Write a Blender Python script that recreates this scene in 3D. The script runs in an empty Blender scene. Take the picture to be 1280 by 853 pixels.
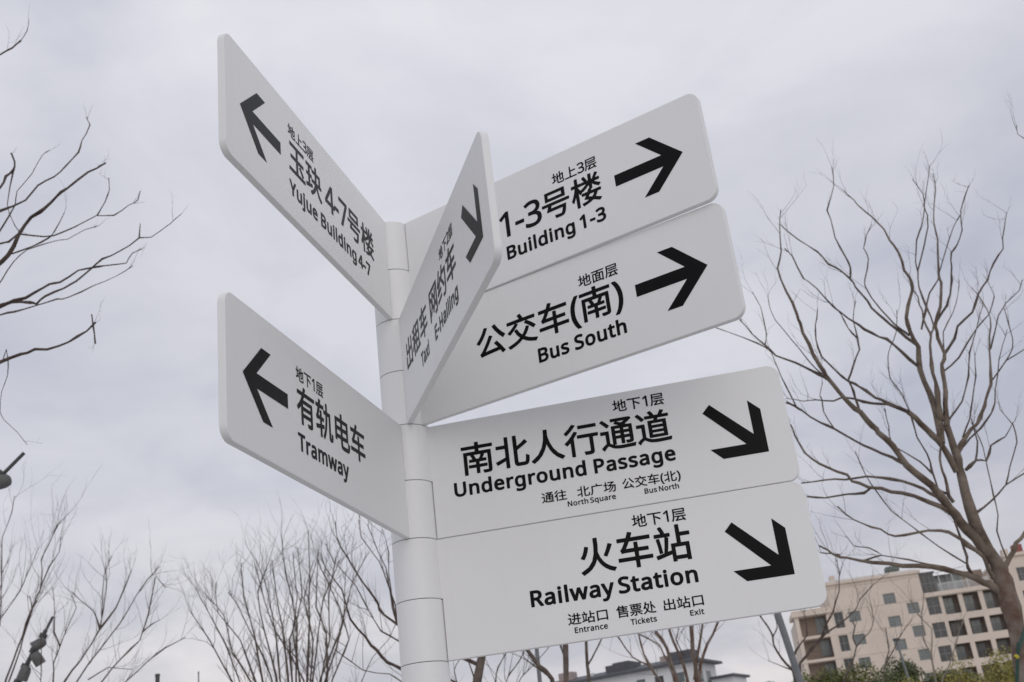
import bpy, bmesh, math, random
from mathutils import Vector, Matrix
R = math.radians
random.seed(11)
sc = bpy.context.scene
C = sc.collection

# ------------------------------------------------------------------ camera
PITCH, ROLL, FPX = R(23.0296), R(-7.0104), 1438.5463
EYE = 1.6
cam = bpy.data.cameras.new('camera')
cam.sensor_fit = 'HORIZONTAL'; cam.sensor_width = 36.0
cam.lens = FPX / 1280 * 36.0
cam.clip_start = 0.05; cam.clip_end = 6000
cp, sp, cr, sr = math.cos(PITCH), math.sin(PITCH), math.cos(ROLL), math.sin(ROLL)
right0, up0, fwd = Vector((1, 0, 0)), Vector((0, -sp, cp)), Vector((0, cp, sp))
vr, vu = right0 * cr + up0 * sr, -right0 * sr + up0 * cr
M = Matrix((vr, vu, -fwd)).transposed().to_4x4(); M.translation = Vector((0, 0, EYE))
camo = bpy.data.objects.new('camera', cam); camo.matrix_world = M
C.objects.link(camo); sc.camera = camo
cam.dof.use_dof = True; cam.dof.focus_distance = 3.1; cam.dof.aperture_fstop = 8.0

# ------------------------------------------------------------------ sky, sun, exposure
SUN_EL, SUN_AZ = R(28), R(164)          # azimuth from +Y (ahead of the camera), positive to the right
w = bpy.data.worlds.new('World'); sc.world = w; w.use_nodes = True
nt = w.node_tree; nt.nodes.clear(); N = nt.nodes; Lk = nt.links
def nd(t, **k):
    n = N.new(t)
    for a, b in k.items(): setattr(n, a, b)
    return n
tc = nd('ShaderNodeTexCoord'); sky = nd('ShaderNodeTexSky', sky_type='NISHITA')
sky.sun_disc = False; sky.sun_elevation = SUN_EL; sky.sun_rotation = SUN_AZ
sky.altitude = 10; sky.air_density = 1.3; sky.dust_density = 3.5
sep = nd('ShaderNodeSeparateXYZ'); Lk.new(tc.outputs['Generated'], sep.inputs[0])
CLOUD_Z = 22.89
# flatten the dome into a cloud deck seen from below: direction / (z + k)
ad = nd('ShaderNodeMath', operation='ADD'); Lk.new(sep.outputs['Z'], ad.inputs[0]); ad.inputs[1].default_value = 0.22
mx = nd('ShaderNodeMath', operation='MAXIMUM'); Lk.new(ad.outputs[0], mx.inputs[0]); mx.inputs[1].default_value = 0.1
dx = nd('ShaderNodeMath', operation='DIVIDE'); Lk.new(sep.outputs['X'], dx.inputs[0]); Lk.new(mx.outputs[0], dx.inputs[1])
dy = nd('ShaderNodeMath', operation='DIVIDE'); Lk.new(sep.outputs['Y'], dy.inputs[0]); Lk.new(mx.outputs[0], dy.inputs[1])
cb = nd('ShaderNodeCombineXYZ'); Lk.new(dx.outputs[0], cb.inputs[0]); Lk.new(dy.outputs[0], cb.inputs[1]); cb.inputs[2].default_value = CLOUD_Z
n1 = nd('ShaderNodeTexNoise'); n1.inputs['Scale'].default_value = 0.9; n1.inputs['Detail'].default_value = 3.0; n1.inputs['Roughness'].default_value = .45
n2 = nd('ShaderNodeTexNoise'); n2.inputs['Scale'].default_value = 3.4; n2.inputs['Detail'].default_value = 6; n2.inputs['Roughness'].default_value = .52; n2.inputs['Distortion'].default_value = .3
Lk.new(cb.outputs[0], n1.inputs['Vector']); Lk.new(cb.outputs[0], n2.inputs['Vector'])
mixn = nd('ShaderNodeMath', operation='MULTIPLY_ADD'); Lk.new(n2.outputs['Fac'], mixn.inputs[0]); mixn.inputs[1].default_value = .46
sc1 = nd('ShaderNodeMath', operation='MULTIPLY'); Lk.new(n1.outputs['Fac'], sc1.inputs[0]); sc1.inputs[1].default_value = .54
Lk.new(sc1.outputs[0], mixn.inputs[2])
cr1 = nd('ShaderNodeValToRGB'); Lk.new(mixn.outputs[0], cr1.inputs[0])
e = cr1.color_ramp.elements
e[0].position = .39; e[0].color = (5.0, 5.2, 6.15, 1)
e[1].position = .62; e[1].color = (7.3, 7.35, 7.95, 1)
# higher up the deck is thinner and brighter; towards the horizon it warms
cr2 = nd('ShaderNodeValToRGB'); Lk.new(sep.outputs['Z'], cr2.inputs[0])
e = cr2.color_ramp.elements
e[0].position = .0; e[0].color = (1.14, 1.06, .99, 1)
e[1].position = 1.0; e[1].color = (1.08, 1.075, 1.06, 1)
for p_, c_ in ((.14, (1.10, 1.05, .99, 1)), (.30, (.97, .965, .965, 1)), (.46, (.98, .975, .975, 1)), (.62, (1.12, 1.11, 1.09, 1))):
    k = e.new(p_); k.color = c_
mul = nd('ShaderNodeMixRGB', blend_type='MULTIPLY'); mul.inputs[0].default_value = 1
Lk.new(cr1.outputs[0], mul.inputs[1]); Lk.new(cr2.outputs[0], mul.inputs[2])
mxs = nd('ShaderNodeMixRGB'); mxs.inputs[0].default_value = .93
Lk.new(sky.outputs[0], mxs.inputs[1]); Lk.new(mul.outputs[0], mxs.inputs[2])
bg = nd('ShaderNodeBackground'); bg.inputs['Strength'].default_value = .1
Lk.new(mxs.outputs[0], bg.inputs[0]); wo = nd('ShaderNodeOutputWorld'); Lk.new(bg.outputs[0], wo.inputs[0])

sun = bpy.data.lights.new('sun', 'SUN'); sun.energy = .5; sun.angle = R(50); sun.color = (1, .97, .93)
so = bpy.data.objects.new('sun', sun)
sd = Vector((math.sin(SUN_AZ) * math.cos(SUN_EL), math.cos(SUN_AZ) * math.cos(SUN_EL), math.sin(SUN_EL)))
sky.sun_rotation = SUN_AZ
so.rotation_euler = sd.to_track_quat('Z', 'Y').to_euler(); so.location = (0, 0, 30); C.objects.link(so)

sc.view_settings.view_transform = 'Standard'; sc.view_settings.look = 'None'
sc.view_settings.exposure = 0.0; sc.view_settings.gamma = 1.0; sc.view_settings.use_curve_mapping = False
sc.cycles.max_bounces = 10; sc.cycles.diffuse_bounces = 8; sc.cycles.use_denoising = True

# ------------------------------------------------------------------ materials
def mat(name, col, rough=.6, var=.12, scale=6.0, bump=0.0, bscale=40, spec=.5, metal=0.0, col2=None, detail=5):
    m = bpy.data.materials.new(name); m.use_nodes = True
    t = m.node_tree; b = t.nodes['Principled BSDF']
    tcn = t.nodes.new('ShaderNodeTexCoord'); nz = t.nodes.new('ShaderNodeTexNoise')
    nz.inputs['Scale'].default_value = scale; nz.inputs['Detail'].default_value = detail
    t.links.new(tcn.outputs['Object'], nz.inputs['Vector'])
    rp = t.nodes.new('ShaderNodeValToRGB'); el = rp.color_ramp.elements
    el[0].position = .3; el[1].position = .7
    c2 = col2 or tuple(min(1, c * (1 + var)) for c in col)
    el[0].color = tuple(c * (1 - var) for c in col) + (1,); el[1].color = tuple(c2) + (1,)
    t.links.new(nz.outputs['Fac'], rp.inputs[0]); t.links.new(rp.outputs[0], b.inputs['Base Color'])
    b.inputs['Roughness'].default_value = rough; b.inputs['Metallic'].default_value = metal
    b.inputs['Specular IOR Level'].default_value = spec
    if bump:
        n3 = t.nodes.new('ShaderNodeTexNoise'); n3.inputs['Scale'].default_value = bscale; n3.inputs['Detail'].default_value = 4
        t.links.new(tcn.outputs['Object'], n3.inputs['Vector'])
        bp = t.nodes.new('ShaderNodeBump'); bp.inputs['Strength'].default_value = bump; bp.inputs['Distance'].default_value = .01
        t.links.new(n3.outputs['Fac'], bp.inputs['Height']); t.links.new(bp.outputs[0], b.inputs['Normal'])
    return m
def sign_paint():
    m = mat('white powder coat', (.80, .803, .80), .42, .014, 2.2, .008, 160, .5)
    t = m.node_tree; b = t.nodes['Principled BSDF']
    # faint rain streaks and a few specks of dust
    tcn = t.nodes.new('ShaderNodeTexCoord'); mp = t.nodes.new('ShaderNodeMapping'); mp.inputs['Scale'].default_value = (34, 34, 1.6)
    nz = t.nodes.new('ShaderNodeTexNoise'); nz.inputs['Scale'].default_value = 1; nz.inputs['Detail'].default_value = 5
    t.links.new(tcn.outputs['Object'], mp.inputs[0]); t.links.new(mp.outputs[0], nz.inputs['Vector'])
    rp = t.nodes.new('ShaderNodeValToRGB'); rp.color_ramp.elements[0].position = .55; rp.color_ramp.elements[1].position = .8
    rp.color_ramp.elements[0].color = (0, 0, 0, 1); rp.color_ramp.elements[1].color = (.05, .05, .05, 1)
    t.links.new(nz.outputs['Fac'], rp.inputs[0])
    vo = t.nodes.new('ShaderNodeTexVoronoi'); vo.inputs['Scale'].default_value = 9
    t.links.new(tcn.outputs['Object'], vo.inputs['Vector'])
    r2 = t.nodes.new('ShaderNodeValToRGB'); r2.color_ramp.elements[0].position = .014; r2.color_ramp.elements[1].position = .03
    r2.color_ramp.elements[0].color = (.3, .3, .3, 1); r2.color_ramp.elements[1].color = (0, 0, 0, 1)
    t.links.new(vo.outputs['Distance'], r2.inputs[0])
    sm = t.nodes.new('ShaderNodeMath'); sm.operation = 'MAXIMUM'; t.links.new(rp.outputs[0], sm.inputs[0]); t.links.new(r2.outputs[0], sm.inputs[1])
    mixc = t.nodes.new('ShaderNodeMixRGB'); mixc.inputs[2].default_value = (.45, .43, .39, 1)
    src = b.inputs['Base Color'].links[0].from_socket
    t.links.new(sm.outputs[0], mixc.inputs[0]); t.links.new(src, mixc.inputs[1]); t.links.new(mixc.outputs[0], b.inputs['Base Color'])
    return m
MAT = {
 'paint': sign_paint(),
 'vinyl': mat('black vinyl lettering', (.003, .003, .003), .35, .25, 8, spec=.13),
 'dark': mat('dark joint', (.05, .05, .05), .8, .1),
 'ground': mat('pale concrete paving', (.53, .525, .51), .9, .2, .4, .3, 12),
 'paver': mat('grey granite paver', (.45, .44, .425), .8, .12, 1.5, .2, 60),
 'bark_red': mat('mottled smooth bark', (.14, .068, .042), .85, .3, 6.5, 1.0, 22, .15, col2=(.235, .20, .17), detail=12),
 'bark_limb': mat('smooth grey brown limb bark', (.12, .085, .062), .85, .3, 7, 1.0, 24, .15, col2=(.23, .19, .155), detail=8),
 'bark_dark': mat('dark twig bark', (.060, .042, .034), .85, .3, 9, .4, 40, .2, col2=(.125, .095, .08)),
 'bark_grey': mat('grey brown bark', (.085, .062, .050), .9, .3, 6, .8, 30, .15, col2=(.165, .135, .115)),
 'bark_pale': mat('pale thin bark', (.22, .19, .16), .85, .25, 5, .3, 30, .2),
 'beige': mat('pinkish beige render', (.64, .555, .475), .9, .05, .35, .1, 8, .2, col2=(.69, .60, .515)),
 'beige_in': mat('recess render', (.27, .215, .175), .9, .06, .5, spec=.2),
 'white': mat('white render', (.68, .69, .70), .85, .05, .4, spec=.2),
 'roofdark': mat('dark roof sheeting', (.085, .088, .10), .6, .15, 2),
 'glass': mat('window glass', (.115, .14, .14), .2, .25, .5, spec=.8),
 'glassdark': mat('dark glass', (.038, .040, .042), .2, .3, .6, spec=.6),  # darker glass tone for part of the glazing
 'frame': mat('grey window frame', (.22, .225, .22), .5, .1),
 'frame_w': mat('white metal frame', (.62, .63, .63), .5, .05),
 'rail': mat('dark railing', (.05, .045, .045), .6, .1),
 'green': mat('green tank', (.12, .155, .145), .6, .1),
 'red': mat('red rooftop panel', (.24, .07, .06), .6, .1),
 'pink': mat('pale red tile', (.36, .30, .285), .8, .1),
 'mast': mat('grey painted steel', (.06, .063, .062), .5, .15, 12, .1, 60, .5),
 'lamp': mat('grey cast lamp housing', (.095, .097, .094), .5, .12, 14, .1, 80, .5),
 'pole': mat('galvanised pole', (.16, .17, .18), .55, .12, 10, .1, 60),
 'lens': mat('dark lamp lens', (.015, .015, .016), .1, .1),
 'stake': mat('green coated stake', (.010, .045, .030), .6, .2, 20),
 'tie': mat('yellow tie', (.50, .42, .05), .7, .15, 40),
 'leaf_d': mat('dark evergreen leaf', (.055, .078, .028), .6, .4, 2.2, spec=.3, col2=(.14, .165, .055)),
 'leaf_m': mat('mid green leaf', (.10, .12, .035), .6, .4, 2.2, spec=.3, col2=(.23, .235, .075)),
 'leaf_y': mat('yellow green leaf', (.23, .215, .05), .65, .35, 2.5, spec=.3, col2=(.42, .37, .11)),
}

# ------------------------------------------------------------------ object helpers
def sharp(o, a=28):
    o.data.polygons.foreach_set('use_smooth', [True] * len(o.data.polygons)); o.data.set_sharp_from_angle(angle=R(a))
def link(name, me, m, parent=None, loc=None, rot=None):
    o = bpy.data.objects.new(name, me)
    if m is not None and len(me.materials) == 0: me.materials.append(m)
    C.objects.link(o)
    if parent: o.parent = parent
    if loc is not None: o.location = loc
    if rot is not None: o.rotation_euler = rot
    return o
def obj(name, bm, m, parent=None, smooth=False, **k):
    me = bpy.data.meshes.new(name); bm.normal_update(); bm.to_mesh(me); bm.free()
    if smooth: me.polygons.foreach_set('use_smooth', [True] * len(me.polygons))
    return link(name, me, m, parent, **k)
def pobj(name, V, F, m, parent=None, smooth=False, **k):
    me = bpy.data.meshes.new(name); me.from_pydata(V, [], F); me.update()
    o = link(name, me, m, parent, **k)
    if smooth: sharp(o, 50)
    return o
def thing(name, label, cat, loc=(0, 0, 0), rz=0, group=None):
    o = bpy.data.objects.new(name, None); o.empty_display_size = .2; C.objects.link(o)
    o.location = loc; o.rotation_euler = (0, 0, rz); o['label'] = label; o['category'] = cat
    if group: o['group'] = group
    return o
def box(bm, x0, x1, y0, y1, z0, z1, bev=0):
    vs = [bm.verts.new(p) for p in ((x0, y0, z0), (x1, y0, z0), (x1, y1, z0), (x0, y1, z0), (x0, y0, z1), (x1, y0, z1), (x1, y1, z1), (x0, y1, z1))]
    fs = [bm.faces.new([vs[i] for i in f]) for f in ((3, 2, 1, 0), (4, 5, 6, 7), (0, 1, 5, 4), (1, 2, 6, 5), (2, 3, 7, 6), (3, 0, 4, 7))]
    if bev:
        bmesh.ops.bevel(bm, geom=list({e for f in fs for e in f.edges}), offset=bev, segments=1, affect='EDGES')
def boxo(name, a, m, parent, bev=0):
    bm = bmesh.new(); box(bm, *a, bev=bev); return obj(name, bm, m, parent)
def catmull(P, k=3):
    P = [Vector(p) for p in P]
    if len(P) < 3 or k < 2: return P
    out = []
    for i in range(len(P) - 1):
        p0 = P[i - 1] if i else P[0] * 2 - P[1]; p1, p2 = P[i], P[i + 1]; p3 = P[i + 2] if i + 2 < len(P) else P[-1] * 2 - P[-2]
        for j in range(k):
            t = j / k
            out.append(.5 * ((2 * p1) + (p2 - p0) * t + (2 * p0 - 5 * p1 + 4 * p2 - p3) * t * t + (3 * p1 - p0 - 3 * p2 + p3) * t ** 3))
    out.append(P[-1]); return out
def tube(V, F, P, rad, sides=6, cap=True):
    """append a tapered tube along P (Vectors) with radii rad to the lists V, F"""
    n = len(P); base = len(V)
    t0 = (P[1] - P[0]).normalized(); a = t0.orthogonal().normalized()
    for i in range(n):
        t = (P[min(i + 1, n - 1)] - P[max(i - 1, 0)]).normalized()
        a = (a - t * a.dot(t))
        a = a.normalized() if a.length > 1e-6 else t.orthogonal().normalized()
        b = t.cross(a)
        for s in range(sides):
            an = 2 * math.pi * s / sides
            V.append(tuple(P[i] + (a * math.cos(an) + b * math.sin(an)) * rad[i]))
    for i in range(n - 1):
        for s in range(sides):
            s2 = (s + 1) % sides
            F.append((base + i * sides + s, base + i * sides + s2, base + (i + 1) * sides + s2, base + (i + 1) * sides + s))
    if cap:
        F.append(tuple(base + (n - 1) * sides + s for s in range(sides)))
        F.append(tuple(base + s for s in reversed(range(sides))))
def tube_obj(name, P, r0, r1, m, parent=None, sides=12, smooth=True, **k):
    V, F = [], []; P = [Vector(p) for p in P]; n = len(P)
    tube(V, F, P, [r0 + (r1 - r0) * i / (n - 1) for i in range(n)], sides)
    return pobj(name, V, F, m, parent, smooth, **k)
def lathe(prof, seg=32, closed=False):
    """prof: (r, z) list, around z"""
    V = [(r * math.cos(2 * math.pi * s / seg), r * math.sin(2 * math.pi * s / seg), z) for r, z in prof for s in range(seg)]
    F = [(i * seg + s, i * seg + (s + 1) % seg, (i + 1) * seg + (s + 1) % seg, (i + 1) * seg + s) for i in range(len(prof) - 1) for s in range(seg)]
    if closed: F.append(tuple(reversed(range(seg)))); F.append(tuple((len(prof) - 1) * seg + s for s in range(seg)))
    return V, F

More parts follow.
